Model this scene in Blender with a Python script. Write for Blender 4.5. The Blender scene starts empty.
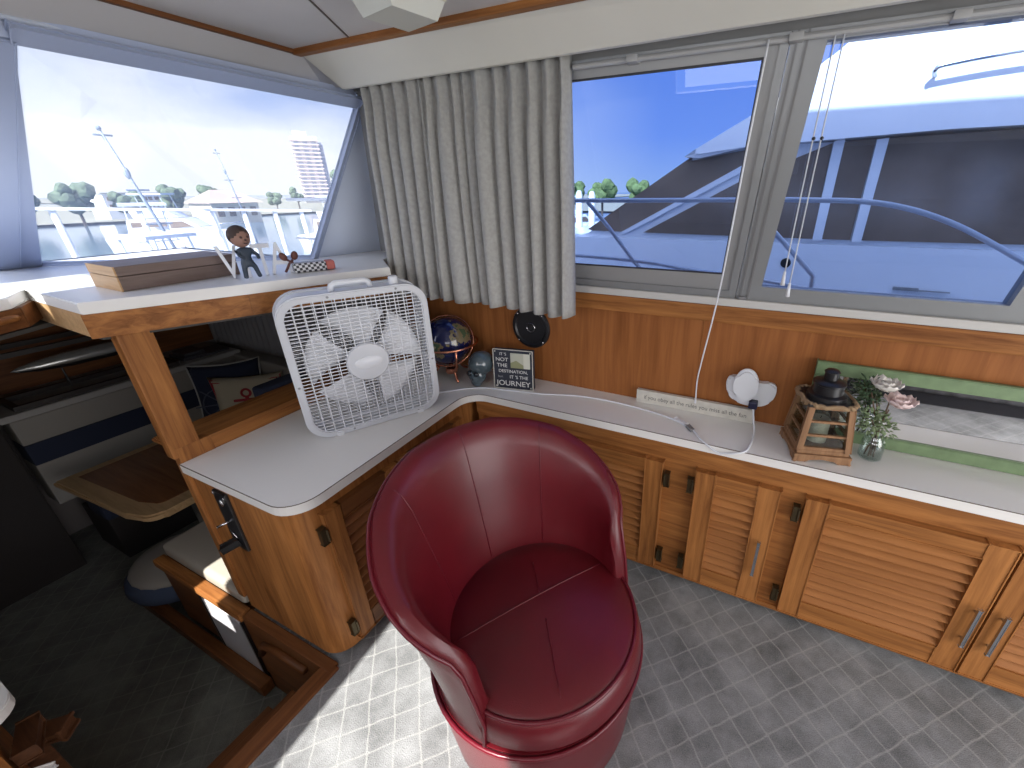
import bpy, bmesh, math, random
from mathutils import Vector, Matrix, Euler
random.seed(7)
PI = math.pi
D = bpy.data; SC = bpy.context.scene; COL = SC.collection

# ------------------------------------------------------------------ camera
F, CX, CY = 415.03, 575.78, 372.19
yaw, pit, rol = .433112, .413503, .007214
fw = Vector((-math.sin(yaw)*math.cos(pit), math.cos(yaw)*math.cos(pit), -math.sin(pit)))
rt = Vector((math.cos(yaw), math.sin(yaw), 0)); dn = fw.cross(rt)
c_, s_ = math.cos(rol), math.sin(rol)
R0 = c_*rt + s_*dn; D0 = -s_*rt + c_*dn
cam = D.objects.new('camera', D.cameras.new('camera')); COL.objects.link(cam)
M = Matrix((R0, -D0, -fw)).transposed().to_4x4(); M.translation = Vector((0, 0, 1.875))
cam.matrix_world = M
cam.data.sensor_width = 36; cam.data.sensor_fit = 'HORIZONTAL'
cam.data.lens = 36*F/1024
cam.data.shift_x = (512-CX)/1024; cam.data.shift_y = (CY-384)/1024
cam.data.clip_start = .02; cam.data.clip_end = 800
SC.camera = cam

# ------------------------------------------------------------------ light, sky, exposure
SC.view_settings.view_transform = 'Standard'; SC.view_settings.look = 'None'
SC.view_settings.gamma = 1; SC.view_settings.use_curve_mapping = False
SC.view_settings.exposure = 0.0
SC.cycles.use_denoising = True
SC.cycles.max_bounces = 10; SC.cycles.diffuse_bounces = 5; SC.cycles.glossy_bounces = 4
SC.cycles.transmission_bounces = 8; SC.cycles.transparent_max_bounces = 16
SC.cycles.sample_clamp_indirect = 6; SC.cycles.caustics_reflective = False; SC.cycles.caustics_refractive = False
SKY = 1.3; SUN = 13.0; PORT_LIGHT = 32; AFT_LIGHT = 66

sd = Vector((.08, -1, .966)).normalized()
sun = D.objects.new('sun', D.lights.new('sun', 'SUN')); COL.objects.link(sun)
sun.data.energy = SUN; sun.data.angle = math.radians(.6); sun.data.color = (1, .96, .9)
sun.rotation_euler = sd.to_track_quat('Z', 'Y').to_euler(); sun.location = sd*30

def area(name, loc, rot, sx, sy, e, col):
    o = D.objects.new(name, D.lights.new(name, 'AREA')); COL.objects.link(o)
    o.data.shape = 'RECTANGLE'; o.data.size = sx; o.data.size_y = sy; o.data.energy = e; o.data.color = col
    o.location = loc; o.rotation_euler = rot
area('fill_port_windows', (.6, -1.62, 1.85), (PI/2, 0, 0), 3.4, .85, PORT_LIGHT, (1, .93, .83))  # unseen area lamp added outside the port openings to lift the cabin
area('fill_aft_door', (2.75, .1, 1.2), (0, PI/2, 0), 2.0, 2.2, AFT_LIGHT, (1, .93, .83))  # unseen area lamp added at the aft opening, brightens the interior

W = D.worlds.new('sky'); SC.world = W; W.use_nodes = True
nt = W.node_tree; N = nt.nodes; L = nt.links; N.clear()
def nd(tree, t, **k):
    n = tree.nodes.new(t)
    for a, b in k.items(): setattr(n, a, b)
    return n
out = nd(nt, 'ShaderNodeOutputWorld'); bg = nd(nt, 'ShaderNodeBackground'); bg.inputs[1].default_value = SKY
L.new(bg.outputs[0], out.inputs[0])
tc = nd(nt, 'ShaderNodeTexCoord'); sp = nd(nt, 'ShaderNodeSeparateXYZ'); L.new(tc.outputs['Generated'], sp.inputs[0])
rp = nd(nt, 'ShaderNodeValToRGB'); L.new(sp.outputs[2], rp.inputs[0])
e = rp.color_ramp.elements
e[0].position = 0; e[0].color = (.46, .60, .86, 1)
e[1].position = .75; e[1].color = (.09, .20, .60, 1)
x = e.new(.10); x.color = (.25, .41, .86, 1)
x = e.new(.35); x.color = (.12, .26, .74, 1)
nz = nd(nt, 'ShaderNodeTexNoise'); nz.inputs['Scale'].default_value = 2.2; nz.inputs['Detail'].default_value = 7
mp = nd(nt, 'ShaderNodeMapping'); mp.inputs['Scale'].default_value = (1, 1, 2.6); L.new(tc.outputs['Generated'], mp.inputs[0]); L.new(mp.outputs[0], nz.inputs[0])
# cloud bank over the bow: a band low in the -X half of the sky
m1 = nd(nt, 'ShaderNodeMapRange'); L.new(sp.outputs[0], m1.inputs[0]); m1.inputs[1].default_value = -.25; m1.inputs[2].default_value = -.8
m2 = nd(nt, 'ShaderNodeMapRange'); L.new(sp.outputs[2], m2.inputs[0]); m2.inputs[1].default_value = .24; m2.inputs[2].default_value = .09
m3 = nd(nt, 'ShaderNodeMapRange'); L.new(nz.outputs[0], m3.inputs[0]); m3.inputs[1].default_value = .35; m3.inputs[2].default_value = .7; m3.inputs[3].default_value = -.35; m3.inputs[4].default_value = .7
ad = nd(nt, 'ShaderNodeMath', operation='ADD', use_clamp=True); L.new(m2.outputs[0], ad.inputs[0]); L.new(m3.outputs[0], ad.inputs[1])
mu = nd(nt, 'ShaderNodeMath', operation='MULTIPLY', use_clamp=True); L.new(ad.outputs[0], mu.inputs[0]); L.new(m1.outputs[0], mu.inputs[1])
mx = nd(nt, 'ShaderNodeMixRGB'); L.new(mu.outputs[0], mx.inputs[0]); L.new(rp.outputs[0], mx.inputs[1]); mx.inputs[2].default_value = (1.05, 1.05, 1.06, 1)
# bright haze around the sun
dt = nd(nt, 'ShaderNodeVectorMath', operation='DOT_PRODUCT'); L.new(tc.outputs['Generated'], dt.inputs[0]); dt.inputs[1].default_value = sd
g1 = nd(nt, 'ShaderNodeMath', operation='MAXIMUM'); L.new(dt.outputs['Value'], g1.inputs[0]); g1.inputs[1].default_value = 0
g2_ = nd(nt, 'ShaderNodeMath', operation='POWER'); L.new(g1.outputs[0], g2_.inputs[0]); g2_.inputs[1].default_value = 2.2
gs = nd(nt, 'ShaderNodeVectorMath', operation='SCALE'); gs.inputs[0].default_value = (2.3, 2.2, 2.05); L.new(g2_.outputs[0], gs.inputs['Scale'])
ga = nd(nt, 'ShaderNodeVectorMath', operation='ADD'); L.new(mx.outputs[0], ga.inputs[0]); L.new(gs.outputs[0], ga.inputs[1])
L.new(ga.outputs[0], bg.inputs[0])

# ------------------------------------------------------------------ materials
MATS = {}
def mat(name, col, rough=.5, metal=0, spec=.5, coat=0, bump=0, bscale=60, var=0, vscale=6, sheen=0, trans=0, emit=None):
    if name in MATS: return MATS[name]
    m = D.materials.new(name); m.use_nodes = True; t = m.node_tree
    b = t.nodes['Principled BSDF']
    b.inputs['Base Color'].default_value = (*col, 1); b.inputs['Roughness'].default_value = rough
    b.inputs['Metallic'].default_value = metal; b.inputs['Specular IOR Level'].default_value = spec
    b.inputs['Coat Weight'].default_value = coat; b.inputs['Coat Roughness'].default_value = .15
    b.inputs['Sheen Weight'].default_value = sheen
    b.inputs['Transmission Weight'].default_value = trans
    c = nd(t, 'ShaderNodeTexCoord')
    if var:
        n = nd(t, 'ShaderNodeTexNoise'); n.inputs['Scale'].default_value = vscale; n.inputs['Detail'].default_value = 4
        t.links.new(c.outputs['Object'], n.inputs[0])
        r = nd(t, 'ShaderNodeMapRange'); t.links.new(n.outputs[0], r.inputs[0]); r.inputs[1].default_value = .3; r.inputs[2].default_value = .7
        r.inputs[3].default_value = 1-var; r.inputs[4].default_value = 1+var
        v = nd(t, 'ShaderNodeVectorMath', operation='SCALE'); v.inputs[0].default_value = col; t.links.new(r.outputs[0], v.inputs['Scale'])
        t.links.new(v.outputs[0], b.inputs['Base Color'])
    if bump:
        n = nd(t, 'ShaderNodeTexNoise'); n.inputs['Scale'].default_value = bscale; n.inputs['Detail'].default_value = 3
        t.links.new(c.outputs['Object'], n.inputs[0])
        bp = nd(t, 'ShaderNodeBump'); bp.inputs['Strength'].default_value = bump; bp.inputs['Distance'].default_value = .004
        t.links.new(n.outputs[0], bp.inputs['Height']); t.links.new(bp.outputs[0], b.inputs['Normal'])
    if emit:
        b.inputs['Emission Color'].default_value = (*col, 1); b.inputs['Emission Strength'].default_value = emit
    MATS[name] = m; return m

def wood(name, c1, c2, axis, rough=.45, coat=.04, s=1.0):
    if name in MATS: return MATS[name]
    m = D.materials.new(name); m.use_nodes = True; t = m.node_tree; b = t.nodes['Principled BSDF']
    c = nd(t, 'ShaderNodeTexCoord'); mp = nd(t, 'ShaderNodeMapping')
    sc = [38*s]*3; sc[axis] = 2.2*s; mp.inputs['Scale'].default_value = sc
    t.links.new(c.outputs['Object'], mp.inputs[0])
    n = nd(t, 'ShaderNodeTexNoise'); n.inputs['Scale'].default_value = 1; n.inputs['Detail'].default_value = 6; n.inputs['Roughness'].default_value = .65; n.inputs['Distortion'].default_value = .6
    t.links.new(mp.outputs[0], n.inputs[0])
    mp2 = nd(t, 'ShaderNodeMapping'); sc = [5*s]*3; sc[axis] = .7*s; mp2.inputs['Scale'].default_value = sc; t.links.new(c.outputs['Object'], mp2.inputs[0])
    n2 = nd(t, 'ShaderNodeTexNoise'); n2.inputs['Scale'].default_value = 1; n2.inputs['Detail'].default_value = 3; t.links.new(mp2.outputs[0], n2.inputs[0])
    a = nd(t, 'ShaderNodeMath', operation='MULTIPLY_ADD'); t.links.new(n.outputs[0], a.inputs[0]); a.inputs[1].default_value = .6
    a2 = nd(t, 'ShaderNodeMath', operation='MULTIPLY'); t.links.new(n2.outputs[0], a2.inputs[0]); a2.inputs[1].default_value = .4; t.links.new(a2.outputs[0], a.inputs[2])
    r = nd(t, 'ShaderNodeValToRGB'); t.links.new(a.outputs[0], r.inputs[0])
    r.color_ramp.elements[0].position = .36; r.color_ramp.elements[0].color = (*c1, 1)
    r.color_ramp.elements[1].position = .62; r.color_ramp.elements[1].color = (*c2, 1)
    t.links.new(r.outputs[0], b.inputs['Base Color'])
    b.inputs['Roughness'].default_value = rough; b.inputs['Specular IOR Level'].default_value = .18; b.inputs['Coat Weight'].default_value = coat; b.inputs['Coat Roughness'].default_value = .25
    bp = nd(t, 'ShaderNodeBump'); bp.inputs['Strength'].default_value = .15; bp.inputs['Distance'].default_value = .002
    t.links.new(n.outputs[0], bp.inputs['Height']); t.links.new(bp.outputs[0], b.inputs['Normal'])
    MATS[name] = m; return m
OAK1, OAK2 = (.165, .058, .016), (.44, .185, .056)
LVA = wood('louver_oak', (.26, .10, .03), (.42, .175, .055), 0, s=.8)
LVB = wood('louver_oak_shaded', (.15, .055, .018), (.26, .10, .034), 1, s=.8)  # darker copy: weaker light on the fan-side doors put into the colour
OX, OY, OZ = [wood('oak_'+a, OAK1, OAK2, i) for i, a in enumerate('xyz')]
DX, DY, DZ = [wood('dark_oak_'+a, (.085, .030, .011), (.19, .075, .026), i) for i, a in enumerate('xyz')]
VEN = wood('veneer', (.20, .068, .019), (.34, .128, .040), 2, s=.7)
LX = wood('light_oak', (.42, .25, .12), (.62, .40, .2), 1)
TEAK = wood('teak_table', (.13, .05, .02), (.24, .10, .04), 0, rough=.2, coat=.6)

def glassmat(name, tint, refl=.06, rough=0.0, veil=0):
    m = D.materials.new(name); m.use_nodes = True; t = m.node_tree; t.nodes.clear()
    o = nd(t, 'ShaderNodeOutputMaterial'); tr = nd(t, 'ShaderNodeBsdfTransparent'); tr.inputs[0].default_value = (*tint, 1)
    g = nd(t, 'ShaderNodeBsdfGlossy'); g.inputs['Roughness'].default_value = rough
    lw = nd(t, 'ShaderNodeLayerWeight'); lw.inputs[0].default_value = .25
    r = nd(t, 'ShaderNodeMapRange'); t.links.new(lw.outputs['Facing'], r.inputs[0]); r.inputs[3].default_value = refl; r.inputs[4].default_value = .5
    p = nd(t, 'ShaderNodeMath', operation='POWER'); t.links.new(lw.outputs['Facing'], p.inputs[0]); p.inputs[1].default_value = 3; t.links.new(p.outputs[0], r.inputs[0])
    src = tr.outputs[0]
    if veil:
        du = nd(t, 'ShaderNodeBsdfTranslucent'); du.inputs[0].default_value = (.9, .92, .95, 1)  # pale veil in the glass imitates washed-out glare from outside
        md_ = nd(t, 'ShaderNodeMixShader'); md_.inputs[0].default_value = veil; t.links.new(tr.outputs[0], md_.inputs[1]); t.links.new(du.outputs[0], md_.inputs[2]); src = md_.outputs[0]
    mxs = nd(t, 'ShaderNodeMixShader'); t.links.new(r.outputs[0], mxs.inputs[0]); t.links.new(src, mxs.inputs[1]); t.links.new(g.outputs[0], mxs.inputs[2])
    t.links.new(mxs.outputs[0], o.inputs[0]); return m
G_SIDE = glassmat('tinted_glass', (.67, .76, .92), .04)
G_FRONT = glassmat('windshield_glass', (.93, .95, .97), .04, veil=.13)
G_JAR = glassmat('jar_glass', (.88, .92, .92), .1)
G_LAN = glassmat('lantern_glass', (.85, .88, .85), .1)

LAM = mat('white_laminate', (.80, .79, .76), .32, bump=.02)
LAMEDGE = mat('laminate_edge', (.74, .74, .74), .35)
SEAM = mat('dark_seam', (.1, .07, .05), .6)
VINYL = mat('ceiling_vinyl', (.60, .57, .55), .6, var=.04, vscale=3)
VAL = mat('valance_vinyl', (.70, .68, .61), .45, var=.05, vscale=2)
WHITEP = mat('white_panel', (.62, .68, .80), .4)
ALU = mat('window_aluminium', (.29, .30, .31), .42, metal=.4)
ALUD = mat('dark_gasket', (.03, .03, .035), .5)
ALUB = mat('sky_tinted_frame', (.40, .46, .62), .4, metal=.2)  # blue of the sky light put into the frame colour
SILL = mat('grey_sill', (.52, .51, .49), .5)
LEATHER = mat('red_leather', (.118, .006, .011), .33, coat=.15, bump=.18, bscale=420, var=.12, vscale=5)
LEATHERP = mat('red_leather_piping', (.12, .006, .014), .3)
FABRIC = mat('curtain_linen', (.37, .365, .35), .9, bump=.25, bscale=350, var=.1, vscale=60)
PLW = mat('white_plastic', (.72, .74, .78), .35)
PLG = mat('grey_white_plastic', (.60, .62, .66), .4)
BLK = mat('black_plastic', (.012, .012, .014), .35)
CHROME = mat('chrome', (.7, .7, .72), .18, metal=1)
BRASS = mat('aged_brass', (.10, .075, .04), .4, metal=.8)
COPPER = mat('copper', (.75, .32, .2), .25, metal=1)
NAVY = mat('navy_fabric', (.012, .018, .04), .9, bump=.1)
CREAM = mat('cream_fabric', (.24, .225, .20), .8, bump=.05)
REDF = mat('red_thread', (.3, .02, .03), .8)
ROPE = mat('rope', (.30, .2, .11), .9, bump=.6, bscale=120)
GREEN = mat('green_paint', (.17, .25, .13), .5, var=.12, vscale=25)
MIRROR = mat('mirror_silver', (.9, .9, .9), .02, metal=1)
LEAF = mat('sage_leaf', (.20, .27, .14), .6, var=.3, vscale=30)
LEAFD = mat('dark_leaf', (.05, .10, .045), .6, var=.3, vscale=30)
PETAL = mat('blush_petal', (.78, .62, .60), .6)
PETALW = mat('white_petal', (.75, .72, .66), .6)
GEL = mat('boat_gelcoat', (.80, .82, .86), .25, coat=.3)
DGLASS = mat('dark_boat_glass', (.20, .15, .115), .15, spec=.25, var=.3, vscale=1.5)
STEEL = mat('stainless', (.6, .62, .65), .2, metal=1)
CANDLE = mat('candle_wax', (.75, .71, .62), .5)
BLUEGL = mat('blue_glass_ornament', (.06, .085, .10), .12, coat=.6, var=.4, vscale=15)
TXT = mat('grey_print', (.16, .16, .15), .8)
TXTW = mat('white_print', (.7, .7, .68), .8)
SIGNB = mat('navy_sign', (.02, .025, .04), .6)
SIGNW = mat('white_wash_sign', (.58, .56, .50), .7, var=.08, vscale=30)

def carpet(name, base, line, dark=1.0):
    m = D.materials.new(name); m.use_nodes = True; t = m.node_tree; b = t.nodes['Principled BSDF']
    c = nd(t, 'ShaderNodeTexCoord')
    wn = nd(t, 'ShaderNodeTexNoise'); wn.inputs['Scale'].default_value = 9; wn.inputs['Detail'].default_value = 2; t.links.new(c.outputs['Object'], wn.inputs[0])
    ws = nd(t, 'ShaderNodeVectorMath', operation='SCALE'); ws.inputs['Scale'].default_value = .022; t.links.new(wn.outputs['Color'], ws.inputs[0])
    av = nd(t, 'ShaderNodeVectorMath', operation='ADD'); t.links.new(c.outputs['Object'], av.inputs[0]); t.links.new(ws.outputs[0], av.inputs[1])
    s = nd(t, 'ShaderNodeSeparateXYZ'); t.links.new(av.outputs[0], s.inputs[0])
    def M_(op, a, bb, cc=None):
        n = nd(t, 'ShaderNodeMath', operation=op)
        for i, v in enumerate((a, bb, cc)):
            if v is None: continue
            if isinstance(v, (int, float)): n.inputs[i].default_value = v
            else: t.links.new(v, n.inputs[i])
        return n.outputs[0]
    P = .1325
    def fam(v, ph):
        q = M_('FRACT', M_('DIVIDE', M_('SUBTRACT', v, ph), P), 0)
        return M_('MULTIPLY', M_('ABSOLUTE', M_('SUBTRACT', q, .5), 0), 2.0)   # 1 at the lines
    u = fam(M_('ADD', s.outputs[0], s.outputs[1]), 1.52); v = fam(M_('SUBTRACT', s.outputs[0], s.outputs[1]), -1.61)
    mxl = M_('MAXIMUM', u, v); node = M_('ADD', u, v)
    n3 = nd(t, 'ShaderNodeTexNoise'); n3.inputs['Scale'].default_value = 160; n3.inputs['Detail'].default_value = 2; t.links.new(c.outputs['Object'], n3.inputs[0])
    r1 = nd(t, 'ShaderNodeMapRange'); t.links.new(mxl, r1.inputs[0]); r1.inputs[1].default_value = .90; r1.inputs[2].default_value = .985
    r2 = nd(t, 'ShaderNodeMapRange'); t.links.new(node, r2.inputs[0]); r2.inputs[1].default_value = 1.72; r2.inputs[2].default_value = 1.88
    ln = M_('MAXIMUM', r1.outputs[0], r2.outputs[0]); ln = M_('MULTIPLY', ln, M_('MULTIPLY', n3.outputs[0], 1.35))
    n4 = nd(t, 'ShaderNodeTexNoise'); n4.inputs['Scale'].default_value = 4.5; n4.inputs['Roughness'].default_value = .65; n4.inputs['Detail'].default_value = 5; t.links.new(c.outputs['Object'], n4.inputs[0])
    n5 = nd(t, 'ShaderNodeTexNoise'); n5.inputs['Scale'].default_value = 240; n5.inputs['Detail'].default_value = 1; t.links.new(c.outputs['Object'], n5.inputs[0])
    a = M_('ADD', M_('MULTIPLY', n4.outputs[0], 2.3), M_('MULTIPLY', n5.outputs[0], .8)); a = M_('MULTIPLY_ADD', a, 1.0, -.55)
    sc = nd(t, 'ShaderNodeVectorMath', operation='SCALE'); sc.inputs[0].default_value = base; t.links.new(a, sc.inputs['Scale'])
    mxr = nd(t, 'ShaderNodeMixRGB'); t.links.new(ln, mxr.inputs[0]); t.links.new(sc.outputs[0], mxr.inputs[1]); mxr.inputs[2].default_value = (*line, 1)
    t.links.new(mxr.outputs[0], b.inputs['Base Color']); b.inputs['Roughness'].default_value = .95; b.inputs['Sheen Weight'].default_value = .2
    bp = nd(t, 'ShaderNodeBump'); bp.inputs['Strength'].default_value = .5; bp.inputs['Distance'].default_value = .004; t.links.new(n5.outputs[0], bp.inputs['Height']); t.links.new(bp.outputs[0], b.inputs['Normal'])
    return m
CARPET = carpet('net_carpet', (.20, .207, .212), (.34, .345, .335))
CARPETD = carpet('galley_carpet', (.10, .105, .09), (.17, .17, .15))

# ------------------------------------------------------------------ builders (meshes in world space, moved under their thing)
def thing(name, label, cat, loc=(0, 0, 0), rot=(0, 0, 0), group=None):
    o = D.objects.new(name, None); COL.objects.link(o); o.location = loc; o.rotation_euler = rot
    o['label'] = label; o['category'] = cat
    if group: o['group'] = group
    o.empty_display_size = .05
    return o
def rmat(r):
    m = Matrix.LocRotScale(r.location, r.rotation_euler, None)
    return rmat(r.parent) @ m if r.parent else m
def obj(name, bm, m, parent=None, local=False, smooth=False, label=None, at=None):
    me = D.meshes.new(name)
    if parent is not None and not local: bmesh.ops.transform(bm, matrix=rmat(parent).inverted(), verts=bm.verts)
    if parent is None and at is not None: bmesh.ops.translate(bm, vec=-Vector(at), verts=bm.verts)
    bmesh.ops.recalc_face_normals(bm, faces=bm.faces)
    if smooth:
        for f in bm.faces: f.smooth = True
    bm.to_mesh(me); bm.free()
    for x in (m if isinstance(m, (list, tuple)) else [m]): me.materials.append(x)
    if smooth == 'auto':
        me.set_sharp_from_angle(angle=math.radians(40))
    o = D.objects.new(name, me); COL.objects.link(o)
    if parent is not None: o.parent = parent
    elif at is not None: o.location = at
    if label: o['label'] = label
    return o
def tag(o, label, cat, group=None, kind=None):
    o['label'] = label; o['category'] = cat
    if group: o['group'] = group
    if kind: o['kind'] = kind
    return o
def struct(name, bm, m, smooth=False, label=None):
    o = obj(name, bm, m, smooth=smooth); o['kind'] = 'structure'
    if label: o['label'] = label; o['category'] = name.split('_')[0]
    return o
def NB(): return bmesh.new()
def box(bm, x0, x1, y0, y1, z0, z1, bev=0, seg=2, mi=0):
    r = bmesh.ops.create_cube(bm, size=1); vs = r['verts']
    bmesh.ops.scale(bm, vec=(abs(x1-x0), abs(y1-y0), abs(z1-z0)), verts=vs)
    bmesh.ops.translate(bm, vec=((x0+x1)/2, (y0+y1)/2, (z0+z1)/2), verts=vs)
    fs = {f for v in vs for f in v.link_faces}
    for f in fs: f.material_index = mi
    if bev:
        es = {e for v in vs for e in v.link_edges}
        bmesh.ops.bevel(bm, geom=list(es), offset=bev, segments=seg, affect='EDGES', profile=.6)
def obox(bm, p, q, w, t, up=(0, 0, 1), bev=0, mi=0):
    """bar from p to q, width w across, thickness t along `up` made square to the bar"""
    p, q = Vector(p), Vector(q); d = (q-p); ln = d.length; d.normalize()
    u = Vector(up); u = (u - d*u.dot(d)).normalized(); s = d.cross(u)
    r = bmesh.ops.create_cube(bm, size=1); vs = r['verts']
    bmesh.ops.scale(bm, vec=(ln, w, t), verts=vs)
    for v in vs: v.co = (p+q)/2 + d*v.co.x + s*v.co.y + u*v.co.z
    for v in vs:
        for f in v.link_faces: f.material_index = mi
    if bev: bmesh.ops.bevel(bm, geom=list({e for v in vs for e in v.link_edges}), offset=bev, segments=2, affect='EDGES')
def prism(bm, pts, z0, z1, mi=0, bev=0, tf=None):
    """pts 2-D outline (x,y) extruded in z; tf maps (x,y,z) to world"""
    tf = tf or (lambda x, y, z: (x, y, z))
    a = [bm.verts.new(tf(x, y, z0)) for x, y in pts]; b = [bm.verts.new(tf(x, y, z1)) for x, y in pts]
    n = len(pts); fs = [bm.faces.new(a[::-1]), bm.faces.new(b)]
    for i in range(n): fs.append(bm.faces.new((a[i], a[(i+1) % n], b[(i+1) % n], b[i])))
    for f in fs: f.material_index = mi
    if bev:
        es = [e for f in fs[:2] for e in f.edges]
        bmesh.ops.bevel(bm, geom=es, offset=bev, segments=2, affect='EDGES')
def tube(bm, pts, r, n=8, cyc=False, mi=0, cap=True):
    pts = [Vector(p) for p in pts]; m = len(pts); rings = []; prev = None
    for i, p in enumerate(pts):
        if cyc: d = pts[(i+1) % m]-pts[i-1]
        else: d = pts[min(i+1, m-1)]-pts[max(i-1, 0)]
        if d.length < 1e-9: d = Vector((0, 0, 1))
        d.normalize()
        if prev is None: u = d.orthogonal().normalized()
        else:
            u = prev - d*prev.dot(d)
            u = u.normalized() if u.length > 1e-6 else d.orthogonal().normalized()
        prev = u; v = d.cross(u); rr = r[i] if isinstance(r, (list, tuple)) else r
        rings.append([bm.verts.new(p + (u*math.cos(2*PI*k/n)+v*math.sin(2*PI*k/n))*rr) for k in range(n)])
    for i in range(m if cyc else m-1):
        A, B = rings[i], rings[(i+1) % m]
        for k in range(n):
            f = bm.faces.new((A[k], A[(k+1) % n], B[(k+1) % n], B[k])); f.material_index = mi
    if cap and not cyc:
        for q in (rings[0][::-1], rings[-1]):
            f = bm.faces.new(q); f.material_index = mi
def lathe(bm, prof, c=(0, 0, 0), n=32, axis='Z', mi=0, ang=(0, 2*PI), scale=(1, 1)):
    """prof: (r, h) pairs"""
    full = abs(ang[1]-ang[0]-2*PI) < 1e-6; cnt = n if full else n+1
    def P(r, h, a):
        x, y = r*math.cos(a)*scale[0], r*math.sin(a)*scale[1]
        if axis == 'Z': q = (x, y, h)
        elif axis == 'Y': q = (x, h, y)
        else: q = (h, x, y)
        return Vector(c)+Vector(q)
    cols = []
    for k in range(cnt):
        a = ang[0]+(ang[1]-ang[0])*k/n
        cols.append([bm.verts.new(P(max(r, 1e-5), h, a)) for r, h in prof])
    for k in range(cnt if full else n):
        A, B = cols[k], cols[(k+1) % cnt]
        for i in range(len(prof)-1):
            f = bm.faces.new((A[i], B[i], B[i+1], A[i+1])); f.material_index = mi
    bmesh.ops.remove_doubles(bm, verts=[v for c_ in cols for v in (c_[0], c_[-1])], dist=2e-5)
def sph(bm, c, r, n=16, sc=(1, 1, 1), mi=0, rot=None):
    g = bmesh.ops.create_uvsphere(bm, u_segments=n, v_segments=max(6, n*2//3), radius=r); vs = g['verts']
    bmesh.ops.scale(bm, vec=sc, verts=vs)
    if rot: bmesh.ops.rotate(bm, matrix=Euler(rot).to_matrix(), verts=vs)
    bmesh.ops.translate(bm, vec=c, verts=vs)
    for v in vs:
        for f in v.link_faces: f.material_index = mi
def pillow(bm, w, h, t, tf, n=12, mi=0):
    top = {}; bot = {}
    for i in range(n+1):
        for j in range(n+1):
            a, b = 2*i/n-1, 2*j/n-1
            pinch = 1-.10*(1-b*b)*abs(a)**3; pinch2 = 1-.10*(1-a*a)*abs(b)**3
            z = t*((1-a**4)*(1-b**4))**.5
            x, y = a*w/2*pinch, b*h/2*pinch2
            top[i, j] = bm.verts.new(tf(x, y, z))
            bot[i, j] = top[i, j] if i in (0, n) or j in (0, n) else bm.verts.new(tf(x, y, -z))
    for i in range(n):
        for j in range(n):
            for g in (top, bot):
                f = bm.faces.new((g[i, j], g[i+1, j], g[i+1, j+1], g[i, j+1])); f.material_index = mi
def arc(cx, cy, r, a0, a1, n=8):
    return [(cx+r*math.cos(math.radians(a0+(a1-a0)*k/n)), cy+r*math.sin(math.radians(a0+(a1-a0)*k/n))) for k in range(n+1)]
def meshed(name, cu):
    t_ = D.objects.new('lettering_curve', cu); COL.objects.link(t_)
    me = D.meshes.new_from_object(t_.evaluated_get(bpy.context.evaluated_depsgraph_get()))
    D.objects.remove(t_); me.name = name; o = D.objects.new(name, me); COL.objects.link(o); return o
def text(name, s, size, m, parent, loc, rot, ext=.0006, align='CENTER', sx=1):
    cu = D.curves.new(name, 'FONT'); cu.body = s; cu.size = size; cu.extrude = ext; cu.align_x = align; cu.align_y = 'CENTER'
    cu.materials.append(m); o = meshed(name, cu); o.parent = parent
    o.location = loc; o.rotation_euler = rot; o.scale = (sx, 1, 1); return o
def smoothsub(o, lv=1):
    md = o.modifiers.new('subdivision', 'SUBSURF'); md.levels = lv; md.render_levels = lv; return o

def crv(pts, n=6):
    P = [Vector(p) for p in pts]; out_ = []
    for i in range(len(P)-1):
        p0, p1_, p2_, p3 = P[max(i-1, 0)], P[i], P[i+1], P[min(i+2, len(P)-1)]
        for k in range(n):
            t = k/n; out_.append(.5*((2*p1_)+(-p0+p2_)*t+(2*p0-5*p1_+4*p2_-p3)*t*t+(-p0+3*p1_-3*p2_+p3)*t**3))
    out_.append(P[-1]); return out_

# ------------------------------------------------------------------ room shell
b = NB(); prism(b, [(-1.43, -1.5), (2.6, -1.5), (2.6, 1.89), (-2.03, 1.89), (-2.03, .60), (-1.43, .60)], -.05, 0)
struct('floor', b, CARPET)
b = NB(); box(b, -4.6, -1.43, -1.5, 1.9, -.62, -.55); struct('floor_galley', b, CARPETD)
b = NB(); prism(b, [(-1.96, -1.5), (2.6, -1.5), (2.6, 1.46), (-1.96, 1.46)], 2.42, 2.46); struct('ceiling', b, VINYL)
b = NB()
for y0, y1 in (((-1.33, 1.22), (-1.6, 1.42)),): pass
obox(b, (-1.30, .95, 2.419), (-1.62, 1.44, 2.419), .006, .003)
obox(b, (.35, -1.5, 2.419), (.35, 1.46, 2.419), .006, .003)
struct('trim_1', b, SEAM)
# wooden trim on the ceiling edge
b = NB(); box(b, -1.96, 2.6, 1.435, 1.475, 2.40, 2.425, .006); struct('trim_2', b, OX)
b = NB(); box(b, -1.975, -1.945, -1.5, 1.46, 2.405, 2.425, .004); struct('trim_3', b, DY)
# valance above the side windows: sloped panel
b = NB()
for xa, za, xb, zb in ((-2.06, 2.303, 2.6, 2.335),):
    v = [b.verts.new(p) for p in ((-1.955, 1.465, 2.415), (xb, 1.465, 2.415), (xb, 1.60, zb), (-1.90, 1.60, za), (-1.955, 1.49, 2.415), (xb, 1.49, 2.415), (xb, 1.62, zb), (-1.90, 1.62, za))]
    for q in ((0, 1, 2, 3), (7, 6, 5, 4), (3, 2, 6, 7), (0, 3, 7, 4), (1, 5, 6, 2)): b.faces.new([v[i] for i in q])
struct('trim_4', b, VAL)
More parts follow.
